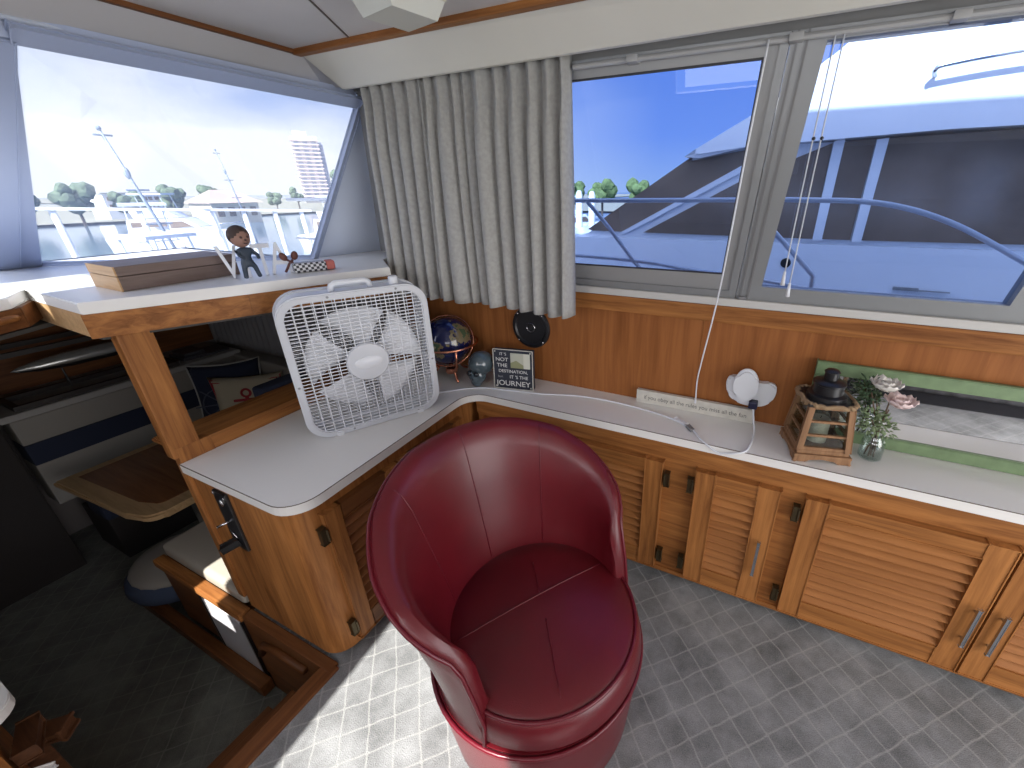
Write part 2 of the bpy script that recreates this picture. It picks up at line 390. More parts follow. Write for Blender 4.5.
# front header above the windshield: sloped panel with a rolled lower edge
b = NB()
v = [b.verts.new(p) for p in ((-1.955, -1.5, 2.415), (-1.955, 1.47, 2.415), (-1.90, 1.61, 2.31), (-2.03, 1.61, 2.325), (-2.03, -1.5, 2.325), (-2.1, -1.5, 2.46), (-2.1, 1.8, 2.46), (-1.96, 1.8, 2.46))]
b.faces.new([v[i] for i in (0, 1, 2, 3, 4)])
v2 = [b.verts.new(p) for p in ((-1.95, -1.5, 2.46), (-1.95, 1.8, 2.46), (-2.14, 1.8, 2.34), (-2.14, -1.5, 2.34))]
b.faces.new(v2); 
struct('wall_front', b, mat('front_header', (.47, .46, .47), .6))
b = NB(); tube(b, [(-2.032, -1.5, 2.322), (-2.032, 1.72, 2.322)], .009); struct('trim_5', b, WHITEP, smooth=True)
# starboard lower wall: veneer panel with a board along its top
b = NB(); box(b, -2.05, 2.6, 1.89, 1.95, 0, 1.415); struct('wall_right', b, VEN)
b = NB(); box(b, -2.05, 2.6, 1.862, 1.892, 1.335, 1.412, .008); struct('trim_6', b, OX)
b = NB(); box(b, -.2325, -.2295, 1.887, 1.891, .89, 1.33); struct('trim_7', b, OZ)
b = NB()
tfp = lambda x, z, o=0: (x, 1.89-.21*(z-1.42)+o, z)       # leaning plane of the side windows
def bar(bm, pts, t0, t1, mi=0):
    """polygon in the leaning plane (x,z), between offsets t0 (towards the room, negative) and t1"""
    a = [bm.verts.new(tfp(x, z, t0)) for x, z in pts]; c = [bm.verts.new(tfp(x, z, t1)) for x, z in pts]; n = len(pts)
    fs = [bm.faces.new(a), bm.faces.new(c[::-1])]+[bm.faces.new((a[i], c[i], c[(i+1) % n], a[(i+1) % n])) for i in range(n)]
    for f in fs: f.material_index = mi
box(b, -2.05, 2.6, 1.855, 1.95, 1.413, 1.447, .006); struct('trim_8', b, SILL)
# wall strips around the windows (head and far ends)
b = NB()
bar(b, [(-2.05, 2.312), (2.6, 2.312), (2.6, 2.47), (-2.05, 2.47)], 0, .05)
bar(b, [(-2.19, 1.42), (-1.68, 1.42), (-1.64, 2.33), (-1.925, 2.33)], -.0, .05)
bar(b, [(2.3, 1.42), (2.6, 1.42), (2.6, 2.33), (2.3, 2.33)], 0, .05)
struct('wall_right_upper', b, mat('grey_head', (.25, .25, .25), .6))
def frame_ring(bm, o, i, t0, t1, mi=0):
    """o, i: four corners bl, br, tr, tl"""
    for k in range(4):
        bar(bm, [o[k], o[(k+1) % 4], i[(k+1) % 4], i[k]], t0, t1, mi)
def side_window(n, o, i, sash, label):
    b = NB(); frame_ring(b, o, i, -.014, .045)
    w = struct('window_%d' % n, b, ALU)
    if sash:
        b = NB(); frame_ring(b, i, sash, -.004, .03); f = obj('sash', b, mat('sash_grey', (.33, .335, .34), .45, metal=.3), w)
        b = NB()
        ii = [(sash[k][0]+(.006 if k in (0, 3) else -.006), sash[k][1]+(.006 if k < 2 else -.006)) for k in range(4)]
        frame_ring(b, sash, ii, -.006, .004); obj('gasket', b, ALUD, w)
    g = sash or i
    b = NB(); bar(b, g, .012, .018); obj('glass', b, G_SIDE, w)
    w['label'] = label; w['category'] = 'window'
    return w
side_window(1, [(-1.70, 1.447), (-.115, 1.447), (-.055, 2.31), (-1.66, 2.31)], [(-1.66, 1.478), (-.142, 1.478), (-.082, 2.285), (-1.62, 2.285)],
            [(-1.62, 1.546), (-.175, 1.546), (-.125, 2.257), (-1.58, 2.257)], 'grey framed cabin side window beside the linen curtain')
side_window(2, [(-.112, 1.447), (.84, 1.447), (.90, 2.31), (-.052, 2.31)], [(-.018, 1.507), (.757, 1.507), (.83, 2.278), (.046, 2.278)], None,
            'wide grey framed side window with the blind cords')
side_window(3, [(.843, 1.447), (2.3, 1.447), (2.3, 2.31), (.903, 2.31)], [(.90, 1.507), (2.25, 1.507), (2.25, 2.278), (.96, 2.278)], None, 'far grey framed side window past the post')
b = NB()
obox(b, tfp(-.095, 1.45, -.017), tfp(-.035, 2.31, -.017), .004, .006, up=(1, 0, 0)); obox(b, tfp(-.066, 1.45, -.017), tfp(-.006, 2.31, -.017), .004, .006, up=(1, 0, 0))
box(b, -.10, -.07, 1.855, 1.873, 1.447, 1.46, .003)
struct('trim_9', b, mat('frame_line', (.2, .2, .21), .5))
# curtain track under the valance
b = NB(); tube(b, [(-.775, 1.675, 2.288), (-.06, 1.675, 2.288)], .009); tube(b, [(-.02, 1.675, 2.288), (2.2, 1.675, 2.288)], .009)
for x in (-.55, -.04, .35, 1.1): box(b, x-.02, x+.02, 1.66, 1.71, 2.278, 2.30, .004)
tag(obj('curtain_track', b, mat('track_grey', (.42, .42, .42), .5), smooth='auto'), 'white curtain rail running above the side windows', 'curtain rail')

# windshield: centre, starboard and port panes, each a swept raked quad
def pane(n, TL, TR, BR, BL, fr, label, glass=G_FRONT):
    TL, TR, BR, BL = map(Vector, (TL, TR, BR, BL)); b = NB()
    up = ((TR-TL).cross(BL-TL)).normalized()
    for (p, q, w, o) in ((TL, TR, fr[0], 0), (TR, BR, fr[1], 0), (BR, BL, fr[2], 0), (BL, TL, fr[3], 0)):
        cen = (TL+TR+BR+BL)/4; d = (q-p).normalized(); s = d.cross(up); mid = (p+q)/2
        if s.dot(mid-cen) < 0: s = -s
        obox(b, p+s*w/2, q+s*w/2, w, .02, up=up, bev=.004)
    wdw = struct('window_%d' % n, b, ALUB); wdw['label'] = label; wdw['category'] = 'window'
    b = NB(); v = [b.verts.new(p) for p in (TL, TR, BR, BL)]; b.faces.new(v)
    r = bmesh.ops.extrude_face_region(b, geom=b.faces[:]); bmesh.ops.translate(b, vec=up*.006, verts=[q for q in r['geom'] if isinstance(q, bmesh.types.BMVert)])
    obj('glass', b, glass, wdw); return wdw
pane(4, (-2.045, .65, 2.272), (-1.953, 1.71, 2.254), (-2.24, 1.49, 1.553), (-3.30, .80, 1.553), (.055, .022, .03, .06), 'big windshield pane in front of the wooden box')
pane(5, (-2.045, -.60, 2.272), (-2.045, .585, 2.272), (-3.30, .665, 1.553), (-3.30, -.55, 1.553), (.055, .068, .03, .05), 'windshield pane at the left edge beyond the mullion')
b = NB(); obox(b, (-2.055, -1.45, 2.305), (-2.055, .62, 2.305), .04, .066); obox(b, (-2.055, .62, 2.305), (-1.965, 1.71, 2.292), .04, .062); struct('trim_10', b, ALUB)
# white side panel between windshield and the curtain
b = NB(); v = [b.verts.new(p) for p in ((-1.975, 1.745, 2.275), (-2.275, 1.535, 1.53), (-2.20, 1.93, 1.50), (-1.95, 1.93, 1.5), (-1.925, 1.75, 2.33))]
b.faces.new((v[0], v[1], v[2])); b.faces.new((v[0], v[2], v[3], v[4]))
r = bmesh.ops.extrude_face_region(b, geom=b.faces[:]); bmesh.ops.translate(b, vec=(-.03, .04, 0), verts=[q for q in r['geom'] if isinstance(q, bmesh.types.BMVert)])
struct('wall_front_corner', b, WHITEP)
# port and aft walls, behind the camera, openings cut and blanked to shape the sunlight
b = NB()
box(b, -1.43, 2.6, -1.56, -1.5, -.05, 1.40); box(b, -2.0, 2.6, -1.56, -1.5, 2.38, 2.47)
for x0, x1 in ((-2.05, -1.17), (-.30, -.02), (1.2, 1.35), (2.4, 2.6)): box(b, x0, x1, -1.56, -1.5, 1.40, 2.38)
box(b, -4.6, -1.43, -1.56, -1.5, -.6, 1.60)  # forward stretch raised to keep sun off the bench kick rail
box(b, -.02, 1.2, -1.56, -1.5, 1.85, 2.38)  # upper panel added to block stray sun on the floor
box(b, 1.35, 2.4, -1.56, -1.5, 1.85, 2.38)
struct('wall_left', b, VINYL)
b = NB()
for y0, y1 in ((-1.5, -1.1), (1.2, 1.9)): box(b, 2.6, 2.66, y0, y1, 0, 2.47)
box(b, 2.6, 2.66, -1.1, 1.2, 2.25, 2.47); struct('wall_back', b, VINYL)
so = thing('mirror_dark_sofa', 'dark charcoal sofa added behind the camera to darken the mirror', 'sofa', (1.3, -1.1, 0))  # added sofa, stands in for dark clothing in the mirror
SOF = mat('charcoal_plush', (.07, .07, .075), .95, bump=.8, bscale=40, var=.5, vscale=14)
b = NB(); box(b, .1, 2.5, -1.46, -.75, .12, .42, .05, 3); obj('seat', b, SOF, so, smooth='auto')
b = NB(); box(b, .1, 2.5, -1.48, -1.25, .12, .85, .06, 3); obj('backrest', b, SOF, so, smooth='auto')
b = NB(); box(b, -.02, .14, -1.46, -.75, .02, .60, .05, 3); obj('armrest', b, mat('black_plush', (.02, .02, .025), .9), so, smooth='auto')
b = NB(); box(b, 0, 2.5, -1.44, -.80, 0, .14); obj('base', b, mat('black_plush', (.02, .02, .025), .9), so)
# hull sides around the galley and dinette, forward of the cabin
b = NB(); box(b, -4.62, -2.05, 1.935, 1.99, -.6, 1.44); struct('wall_hull_side', b, mat('hull_liner', (.20, .18, .17), .8))
b = NB(); box(b, -4.70, -4.61, -1.5, 1.99, -.6, 1.44); struct('wall_bow', b, mat('hull_liner', (.20, .18, .17), .8))
b = NB(); box(b, -4.7, -3.25, -1.56, 1.99, 1.36, 1.44); struct('ceiling_foredeck', b, GEL)
b = NB(); box(b, -1.47, -1.43, -1.5, .59, -.55, -.05); struct('wall_step', b, DY)
b = NB(); box(b, -2.30, 2.7, -1.6, 1.95, 2.47, 2.56); struct('ceiling_outer', b, GEL)  # front overhang added to shade the dash shelf

# ------------------------------------------------------------------ dash shelf
front = [(-2.05, .53), (-1.86, .94), (-1.645, 1.455), (-1.87, 1.615), (-2.0, 1.86)]
outl = front + [(-2.2, 1.90), (-2.25, 1.55), (-3.34, .84), (-3.34, -1.45), (-2.3, -1.45), (-2.3, .30), (-2.40, .47), (-2.57, .555)]
dash = thing('dash_shelf', 'white topped dash shelf with oak fascia under the windshield', 'shelf', (-2.05, .53, 1.42))
b = NB(); prism(b, outl, 1.505, 1.545, bev=.004); obj('top', b, LAM, dash)
b = NB()
fr2 = [(x-.012, y+.002) for x, y in front]
for p, q in zip(fr2[:-1], fr2[1:]): obox(b, (*p, 1.463), (*q, 1.463), .022, .083)
obj('fascia', b, OY, dash)
b = NB(); obox(b, (-2.052, .545, 1.463), (-2.57, .565, 1.463), .02, .083); o = obj('end_panel', b, LX, dash, label='pale oak end panel')
b = NB()
for p, q in (((-2.57, .565), (-2.41, .48)), ((-2.41, .48), (-2.31, .30)), ((-2.31, .30), (-2.31, -1.4))): obox(b, (*p, 1.47), (*q, 1.47), .02, .07)
obj('port_fascia', b, DY, dash)
b = NB(); tube(b, [(-2.44, .49, 1.475), (-2.385, .455, 1.475), (-2.33, .36, 1.475), (-2.285, .2, 1.475), (-2.285, -.6, 1.475)], .013); obj('rail', b, OY, dash, smooth=True)
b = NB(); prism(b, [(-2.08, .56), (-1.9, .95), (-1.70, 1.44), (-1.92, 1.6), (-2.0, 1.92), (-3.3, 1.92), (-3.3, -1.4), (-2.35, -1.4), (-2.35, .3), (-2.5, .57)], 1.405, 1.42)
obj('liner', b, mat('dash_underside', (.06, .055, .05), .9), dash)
# sloping post
b = NB(); box(b, -2.085, -2.03, .578, .678, .90, 1.422, .006); o = obj('post', b, OZ, at=(-2.03, .6, .875))
tag(o, 'upright oak post holding up the dash shelf', 'post')

# ------------------------------------------------------------------ countertop (one continuous L)
top = thing('countertop', 'white laminate L-shaped countertop with dark edge line', 'countertop', (-1.4, 1.6, .835))
ol = [(-2.03, .585)] + arc(-1.455, .695, .11, -92, 0) + [(-1.372, 1.45)] + arc(-1.262, 1.487, .11, 180, 90)[0:] + [(2.6, 1.597), (2.6, 1.89), (-2.03, 1.89)]
b = NB(); prism(b, ol, .835, .875); obj('top', b, LAM, top)
b = NB(); edge = ol[:-2]; tube(b, [(x, y, .8745) for x, y in edge], .0016, n=4); obj('edge_line', b, SEAM, top)

# ------------------------------------------------------------------ cabinets
def louver_door(par, mapf, x0, x1, z0, z1, handle=None, hinges=None, n=11, GX=OX, st=.085):
    """mapf(u, depth, z) -> world; u along the face, depth towards the room"""
    T = .030
    def bx(u0, u1, w0, w1, d0, d1, bev=.004):
        r = bmesh.ops.create_cube(b, size=1); vs = r['verts']
        for v in vs:
            v.co = Vector(mapf(u0+(v.co.x+.5)*(u1-u0), d0+(v.co.y+.5)*(d1-d0), w0+(v.co.z+.5)*(w1-w0)))
        if bev: bmesh.ops.bevel(b, geom=list({e for v in vs for e in v.link_edges}), offset=bev, segments=2, affect='EDGES')
    d = D.objects.new('door', None); COL.objects.link(d); d.parent = par; d.empty_display_size = .05
    d.location = rmat(par).inverted() @ Vector(mapf(x0, 0, z0))
    for u0, u1 in ((x0, x0+st), (x1-st, x1)):
        b = NB(); bx(u0, u1, z0, z1, 0, T); obj('stile', b, OZ, d)
    for w0, w1 in ((z1-.072, z1), (z0, z0+.10)):
        b = NB(); bx(x0+st, x1-st, w0, w1, 0, T); obj('rail', b, GX, d)
    b = NB(); u0, u1 = x0+st-.002, x1-st+.002; w0, w1 = z0+.10, z1-.072; ph = (w1-w0)/n
    for k in range(n):
        a = w0+k*ph
        q = [(.0275, a), (.0285, a+.005), (.004, a+ph*.62), (.0015, a+ph*1.02), (0, a+ph*1.02), (0, a)]
        va = [b.verts.new(mapf(u0, dd, zz)) for dd, zz in q]; vb = [b.verts.new(mapf(u1, dd, zz)) for dd, zz in q]
        b.faces.new(va); b.faces.new(vb[::-1])
        for i in range(6): b.faces.new((va[i], vb[i], vb[(i+1) % 6], va[(i+1) % 6]))
    obj('louver_panel', b, LVA if GX is OX else LVB, d)
    if handle:
        hu, hz0, hz1 = handle; b = NB()
        bx(hu-.006, hu+.006, hz0, hz1, .048, .056, .002)
        for hz in (hz0+.03, hz1-.03): bx(hu-.004, hu+.004, hz-.004, hz+.004, T, .05, 0)
        obj('handle', b, STEEL, d, label='brushed metal bar handle')
    if hinges:
        hu, side = hinges
        for hz in (z1-.09, z0+.09):
            b = NB(); bx(hu-.011, hu+.011, hz-.038, hz+.038, T-.02, T+.003, .002)
            p0, p1 = Vector(mapf(hu+.011*side, T+.003, hz-.028)), Vector(mapf(hu+.011*side, T+.003, hz+.028)); tube(b, [p0, p1], .005)
            obj('hinge', b, BRASS, d, label='dark brass hinge')
    return d
cabA = thing('louvered_cabinet', 'long oak cabinet with louvered doors under the side windows', 'cabinet', (.6, 1.63, 0))
b = NB(); box(b, -1.36, 2.6, 1.63, 1.885, .035, .834); obj('body', b, OX, cabA)
b = NB(); box(b, -1.36, 2.6, 1.68, 1.885, 0, .035); obj('toe_kick', b, BLK, cabA)
b = NB(); box(b, -1.36, 2.6, 1.622, 1.632, .74, .834); box(b, -1.36, 2.6, 1.620, 1.632, .035, .062, .003); obj('face_rail', b, OX, cabA)
mA = lambda u, d, z: (u, 1.63-d, z)
louver_door(cabA, mA, -1.31, -.86, .07, .725, handle=None)
louver_door(cabA, mA, -.82, -.30, .07, .725, hinges=(-.278, -1))
louver_door(cabA, mA, -.150, .195, .07, .725, handle=(.152, .25, .45), hinges=(-.172, 1))
louver_door(cabA, mA, .288, .948, .07, .725, handle=(.915, .235, .44), hinges=(.262, 1))
louver_door(cabA, mA, .956, 1.62, .07, .725, handle=(.995, .235, .44))
louver_door(cabA, mA, 1.66, 2.3, .07, .725, handle=(1.7, .235, .44))
cabB = thing('corner_cabinet', 'oak cabinet with rounded corner under the box fan counter', 'cabinet', (-1.7, 1.0, 0))
ob = [(-2.03, .605)] + arc(-1.50, .705, .10, -90, 0) + [(-1.40, 1.885), (-2.03, 1.885)]
b = NB(); prism(b, ob, .03, .834); obj('body', b, OZ, cabB, smooth='auto')
b = NB(); prism(b, [(-2.0, .65), (-1.46, .65), (-1.46, 1.88), (-2.0, 1.88)], 0, .03); obj('toe_kick', b, BLK, cabB)
mB = lambda u, d, z: (-1.40+d, u, z)
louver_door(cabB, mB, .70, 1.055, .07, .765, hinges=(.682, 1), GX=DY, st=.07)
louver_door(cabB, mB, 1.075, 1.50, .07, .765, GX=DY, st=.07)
# ledge (fiddle) behind the fan counter
led = thing('counter_ledge', 'oak ledge with rounded end behind the box fan', 'ledge', (-2.1, 1.2, .875))
b = NB(); pts = [(-2.235, .60), (-2.075, .60)]+arc(-2.06, .64, .03, -60, 0, 4)+[(-2.03, .68), (-2.03, 1.885), (-2.235, 1.885)]
prism(b, pts, .917, .94, bev=.006); obj('cap', b, OY, led)
b = NB(); box(b, -2.225, -2.04, .62, 1.88, .84, .918); obj('board', b, OY, led)
b = NB(); box(b, -2.075, -2.028, .592, .715, .10, .941, .004); obj('end_board', b, OZ, led)

# breaker panel on the cabinet end
bp_ = thing('switch_panel', 'black switch panel with toggle on the oak cabinet end', 'switch panel', (-1.835, .604, .63))
b = NB(); box(b, -1.875, -1.785, .594, .606, .50, .795, .003); obj('plate', b, BLK, bp_)
for c_i, r_i in (((-1.83, .592, .745), .012), ((-1.80, .592, .775), .005), ((-1.865, .592, .785), .005)):
    b = NB(); sph(b, c_i, r_i, 10, (1, .5, 1.4)); obj('indicator', b, CHROME, bp_, smooth=True)
b = NB()
tube(b, [(-1.85, .59, .60), (-1.81, .588, .575)], .0025, 6); obj('print', b, CHROME, bp_, smooth=True)
b = NB(); tube(b, [(-1.838, .594, .645), (-1.862, .560, .635)], [.004, .006], 8); obj('toggle', b, CHROME, bp_, smooth=True)
b = NB(); obox(b, (-1.83, .595, .545), (-1.86, .545, .53), .03, .022, bev=.004); obj('lever', b, BLK, bp_)

# ------------------------------------------------------------------ steps down to the galley
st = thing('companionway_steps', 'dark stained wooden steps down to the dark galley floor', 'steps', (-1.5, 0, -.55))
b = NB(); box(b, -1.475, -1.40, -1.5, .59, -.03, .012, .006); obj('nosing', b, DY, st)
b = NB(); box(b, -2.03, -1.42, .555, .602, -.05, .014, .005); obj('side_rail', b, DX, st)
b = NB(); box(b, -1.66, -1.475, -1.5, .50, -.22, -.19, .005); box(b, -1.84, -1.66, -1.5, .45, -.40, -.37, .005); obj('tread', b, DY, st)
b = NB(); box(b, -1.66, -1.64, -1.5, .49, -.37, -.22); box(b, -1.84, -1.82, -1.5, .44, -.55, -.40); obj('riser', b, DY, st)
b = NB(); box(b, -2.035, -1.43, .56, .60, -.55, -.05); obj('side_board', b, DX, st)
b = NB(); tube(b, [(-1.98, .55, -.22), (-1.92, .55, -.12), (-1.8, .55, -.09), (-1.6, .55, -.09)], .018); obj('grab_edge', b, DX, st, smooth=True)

# ------------------------------------------------------------------ dinette
bench = thing('dinette_bench', 'oak fronted bench with beige cushion beside the galley steps', 'bench', (-2.4, .7, -.55))
b = NB(); box(b, -2.86, -2.04, .57, .62, -.47, -.02); obj('front', b, DX, bench)
b = NB(); box(b, -3.5, -2.04, .50, .56, -.55, -.47, .01); obj('kick_rail', b, DX, bench)
b = NB(); box(b, -2.84, -2.04, .545, .60, -.03, .02, .01); obj('lip', b, OX, bench)
b = NB(); box(b, -2.83, -2.08, .60, 1.2, 0, .09, .03, 3); obj('cushion', b, mat('beige_vinyl', (.36, .33, .28), .5), bench, smooth='auto')
b = NB(); box(b, -2.46, -2.10, .560, .571, -.50, -.09, .003); vp = obj('vent_panel', b, mat('white_vent', (.5, .5, .52), .4), bench)
for xa in (-2.47, -2.105):
    b = NB(); box(b, xa, xa+.015, .557, .572, -.51, -.08); obj('panel_edge', b, BLK, vp)
back = thing('dinette_sofa', 'navy cushioned sofa back behind the counter ledge', 'backrest', (-2.3, 1.5, 0))
b = NB(); box(b, -2.34, -2.245, 1.05, 1.9, .1, .955, .02, 3); obj('cushion', b, NAVY, back, smooth='auto')
stt = thing('striped_settee', 'grey and navy striped settee beyond the dinette table', 'settee', (-4.1, 1.2, -.55))
b = NB(); box(b, -4.3, -4.1, .55, 1.93, .41, .582, .012); obj('upper_cushion', b, CREAM, stt)
b = NB(); box(b, -4.3, -4.095, .55, 1.93, .265, .41, .006); obj('navy_band', b, NAVY, stt, label='navy stripe')
b = NB(); box(b, -4.3, -4.1, .55, 1.93, -.05, .265, .006); obj('lower_cushion', b, CREAM, stt)
b = NB(); box(b, -4.1, -3.85, .65, 1.93, -.20, .08, .03); box(b, -3.9, -3.2, 1.35, 1.93, -.2, .08, .03); obj('seat', b, NAVY, stt)
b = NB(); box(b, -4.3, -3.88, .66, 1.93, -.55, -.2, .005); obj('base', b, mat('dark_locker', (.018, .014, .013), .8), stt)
b = NB(); box(b, -4.1, -2.35, 1.80, 1.93, -.05, .60, .02); obj('side_backrest', b, CREAM, stt, label='plain beige backrest along the hull')
b = NB(); prism(b, [(-4.6, .50), (-4.09, .52)]+[(-4.09, 1.86), (-4.6, 1.86)], .585, .625, bev=.006)
tag(obj('settee_shelf', b, mat('grey_shelf', (.30, .29, .27), .6), at=(-4.3, 1.2, .6)), 'grey shelf above the striped settee', 'shelf')
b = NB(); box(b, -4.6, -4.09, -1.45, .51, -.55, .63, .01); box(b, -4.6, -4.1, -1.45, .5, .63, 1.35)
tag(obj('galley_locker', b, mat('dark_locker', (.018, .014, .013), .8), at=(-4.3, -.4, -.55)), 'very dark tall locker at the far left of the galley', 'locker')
b = NB(); box(b, -4.6, -4.59, .5, 1.93, .63, 1.4); tag(obj('bulkhead_panel', b, DY, at=(-4.59, 1.2, 1)), 'brown wood panel behind the framed boat model', 'panel', kind='structure')
# table
tb = thing('dinette_table', 'glossy dark wood dinette table with pale edge band and rounded corner', 'table', (-3.3, 1.0, -.55))
to = [(-3.80, .53), (-3.05, .58)]+arc(-2.94, .69, .09, -70, 0, 6)+[(-2.85, 1.16)]+arc(-2.95, 1.16, .1, 0, 90, 6)+[(-3.80, 1.26)]
b = NB(); prism(b, to, .205, .25, bev=.012); obj('top', b, wood('pale_edge', (.32, .2, .1), (.5, .34, .18), 0), tb)
ti = [(-3.72, .62), (-3.08, .66)]+arc(-2.99, .74, .05, -60, 0, 4)+[(-2.94, 1.17), (-3.72, 1.18)]
b = NB(); prism(b, ti, .2495, .2525); obj('inlay', b, TEAK, tb, label='dark glossy wood inlay')
b = NB(); tube(b, [(-3.15+.10*math.cos(a), .98+.07*math.sin(a), .2535) for a in [2*PI*k/24 for k in range(24)]], .004, 6, cyc=True); obj('compass_ring', b, LX, tb)
b = NB(); lathe(b, [(.045, 0), (.045, .75)], (-3.15, .92, -.55), 20); lathe(b, [(.001, .02), (.16, .02), (.17, 0)], (-3.15, .92, -.55), 24); obj('pedestal', b, CHROME, tb, smooth='auto')
# round pet bed on the floor
pb = thing('pet_bed', 'round blue pet bed with beige cushion under the table', 'pet bed', (-3.18, .72, -.55))
b = NB(); R_, r_ = .21, .08; tube(b, [(-3.18+R_*math.cos(a), .66+.06+R_*.9*math.sin(a), -.36) for a in [2*PI*k/32 for k in range(32)]], r_, 12, cyc=True); obj('bolster', b, mat('denim_blue', (.05, .07, .12), .9), pb, smooth=True)
b = NB(); sph(b, (-3.18, .72, -.29), .26, 20, (1, .9, .22)); obj('cushion', b, mat('grey_beige_plush', (.30, .28, .25), .9, bump=.5, bscale=60), pb, smooth=True)
b = NB(); box(b, -3.9, -2.87, .62, 1.2, -.55, -.5)
b.free()
b = NB(); sph(b, (-2.98, .93, -.40), .07, 14, (1.2, 1, .8)); tube(b, [(-2.98+.06*math.cos(a), .93+.05*math.sin(a), -.36) for a in [2*PI*k/12 for k in range(12)]], .02, 8, cyc=True)
sph(b, (-2.98, .93, -.51), .06, 10, (1.1, .9, .8))
tag(obj('plush_toy', b, mat('pink_plush', (.32, .06, .09), .9), smooth=True, at=(-2.98, .93, -.55)), 'small pink plush toy beside the table pedestal', 'toy')
# pillows on the settee
def tfpil(c, tilt, rz, lean=0):
    Mx = Matrix.Translation(c) @ Euler((PI/2-tilt, 0, rz)).to_matrix().to_4x4() @ Matrix.Rotation(lean, 4, 'Z')
    return lambda x, y, z: Mx @ Vector((x, y, z))
p1 = thing('navy_pillow', 'navy pillow with pale piping and embroidered wheel motif', 'pillow', (-4.0, 1.7, .25), group=None)
t1 = tfpil((-3.83, 1.585, .37), .18, .85)
b = NB(); pillow(b, .48, .54, .05, t1); obj('cover', b, NAVY, p1, smooth=True)
b = NB(); ring = []
for s in range(4):
    for k in range(10):
        a = -1+2*k/10
        P = {0: (a, -1), 1: (1, a), 2: (-a, 1), 3: (-1, -a)}[s]
        pn = 1-.10*(1-P[1]**2)*abs(P[0])**3; pn2 = 1-.10*(1-P[0]**2)*abs(P[1])**3
        ring.append(t1(P[0]*.24*pn, P[1]*.27*pn2, 0))
tube(b, ring, .007, 6, cyc=True); obj('piping', b, mat('pale_piping', (.35, .35, .33), .8), p1)
b = NB(); EM = mat('grey_blue_thread', (.06, .07, .10), .9)
for rr in (.04, .13): tube(b, [t1(-.05+rr*math.cos(a), -.06+rr*math.sin(a), .064-rr*.03) for a in [2*PI*k/20 for k in range(20)]], .005, 5, cyc=True)
for k in range(8):
    a = 2*PI*k/8; tube(b, [t1(-.05+.04*math.cos(a), -.06+.04*math.sin(a), .064), t1(-.05+.18*math.cos(a), -.06+.18*math.sin(a), .058)], .005, 5)
obj('embroidery', b, EM, p1)
p2 = thing('anchor_pillow', 'cream pillow with red anchor and red border', 'pillow', (-3.6, 1.55, .2))
t2 = tfpil((-3.60, 1.60, .33), .15, .70)
b = NB(); pillow(b, .52, .48, .06, t2); obj('cover', b, mat('cream_canvas', (.40, .35, .25), .9), p2, smooth=True)
b = NB()
for q in (.235, .215):
    tube(b, [t2(x*q/.235*1.02, y*q/.235*.95, .035 if q < .22 else .012) for x, y in [(-.235, -.225), (0, -.20), (.235, -.225), (.21, 0), (.235, .225), (0, .20), (-.235, .225), (-.21, 0)]], .006, 5, cyc=True)
obj('border', b, REDF, p2)
b = NB()
tube(b, [t2(.03*math.cos(a), .10+.03*math.sin(a), .063) for a in [2*PI*k/14 for k in range(14)]], .009, 6, cyc=True)
tube(b, [t2(0, .07, .064), t2(0, -.12, .064)], .013, 6); tube(b, [t2(-.09, .045, .062), t2(.09, .045, .062)], .012, 6)
tube(b, [t2(-.11, -.05, .055), t2(-.08, -.11, .055), t2(0, -.135, .057), t2(.08, -.11, .055), t2(.11, -.05, .055)], .013, 6)
obj('anchor', b, REDF, p2, label='red embroidered anchor')
# dark curtain on the hull side window above the settee
def curtain(bm, xs, yf, ztop, zbot, amp, per, thick=.004, flare=1.0, nz=16, ppn=10):
    n = int((xs[1]-xs[0])/per*ppn)
    rows = []
    for j in range(nz+1):
        t = j/nz; row = []
        for i in range(n+1):
            s = i/n; ph = 2*PI*s*(n/ppn); jit = math.sin(s*23.1)*.5+math.sin(s*51.7)*.3
            a = amp*(.55+.45*t)*(1+.35*jit)
            x = xs[0]+(xs[1]-xs[0])*(s*flare if flare != 1 else s)
            y = yf + a*math.sin(ph+jit*1.2*t) ; x += .25*a*math.cos(ph*1+jit)*(1 if .02 < s < .98 else 0)
            z = ztop(s)+(zbot(s)-ztop(s))*t
            row.append(bm.verts.new((x, y, z)))
        rows.append(row)
    for j in range(nz):
        for i in range(n): bm.faces.new((rows[j][i], rows[j][i+1], rows[j+1][i+1], rows[j+1][i]))
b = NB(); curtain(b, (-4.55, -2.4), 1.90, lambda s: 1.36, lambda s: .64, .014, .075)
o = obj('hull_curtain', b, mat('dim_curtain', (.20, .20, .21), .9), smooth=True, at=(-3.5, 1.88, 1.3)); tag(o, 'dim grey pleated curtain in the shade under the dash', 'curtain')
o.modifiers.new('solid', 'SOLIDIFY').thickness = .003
# framed boat model on the settee shelf
rk = thing('model_display_rack', 'dark open rectangular rack around a small boat model', 'rack', (-4.3, .9, .625))
b = NB(); A = (-4.14, .63); B_ = (-4.14, 1.37)
for x in (-4.14, -4.40):
    for z in (.645, .975): obox(b, (x, .60, z), (x, 1.45, z), .03, .03)
    for y in (.615, 1.435): obox(b, (x, y, .63), (x, y, .975), .03, .03)
for y in (.615, 1.435):
    for z in (.645, .975): obox(b, (-4.14, y, z), (-4.40, y, z), .03, .03)
obj('frame', b, mat('black_brown', (.02, .015, .013), .5), rk)
hu = thing('boat_hull_model', 'silver and black pointed model hull on wire stands', 'model', (-4.27, 1.02, .66))
b = NB(); pr = [(0.001, -.36), (.020, -.33), (.044, -.25), (.062, -.1), (.066, .1), (.06, .3), (.04, .36), (.001, .38)]
lathe(b, pr, (-4.27, 1.05, .84), 20, axis='Y', scale=(1, .8))
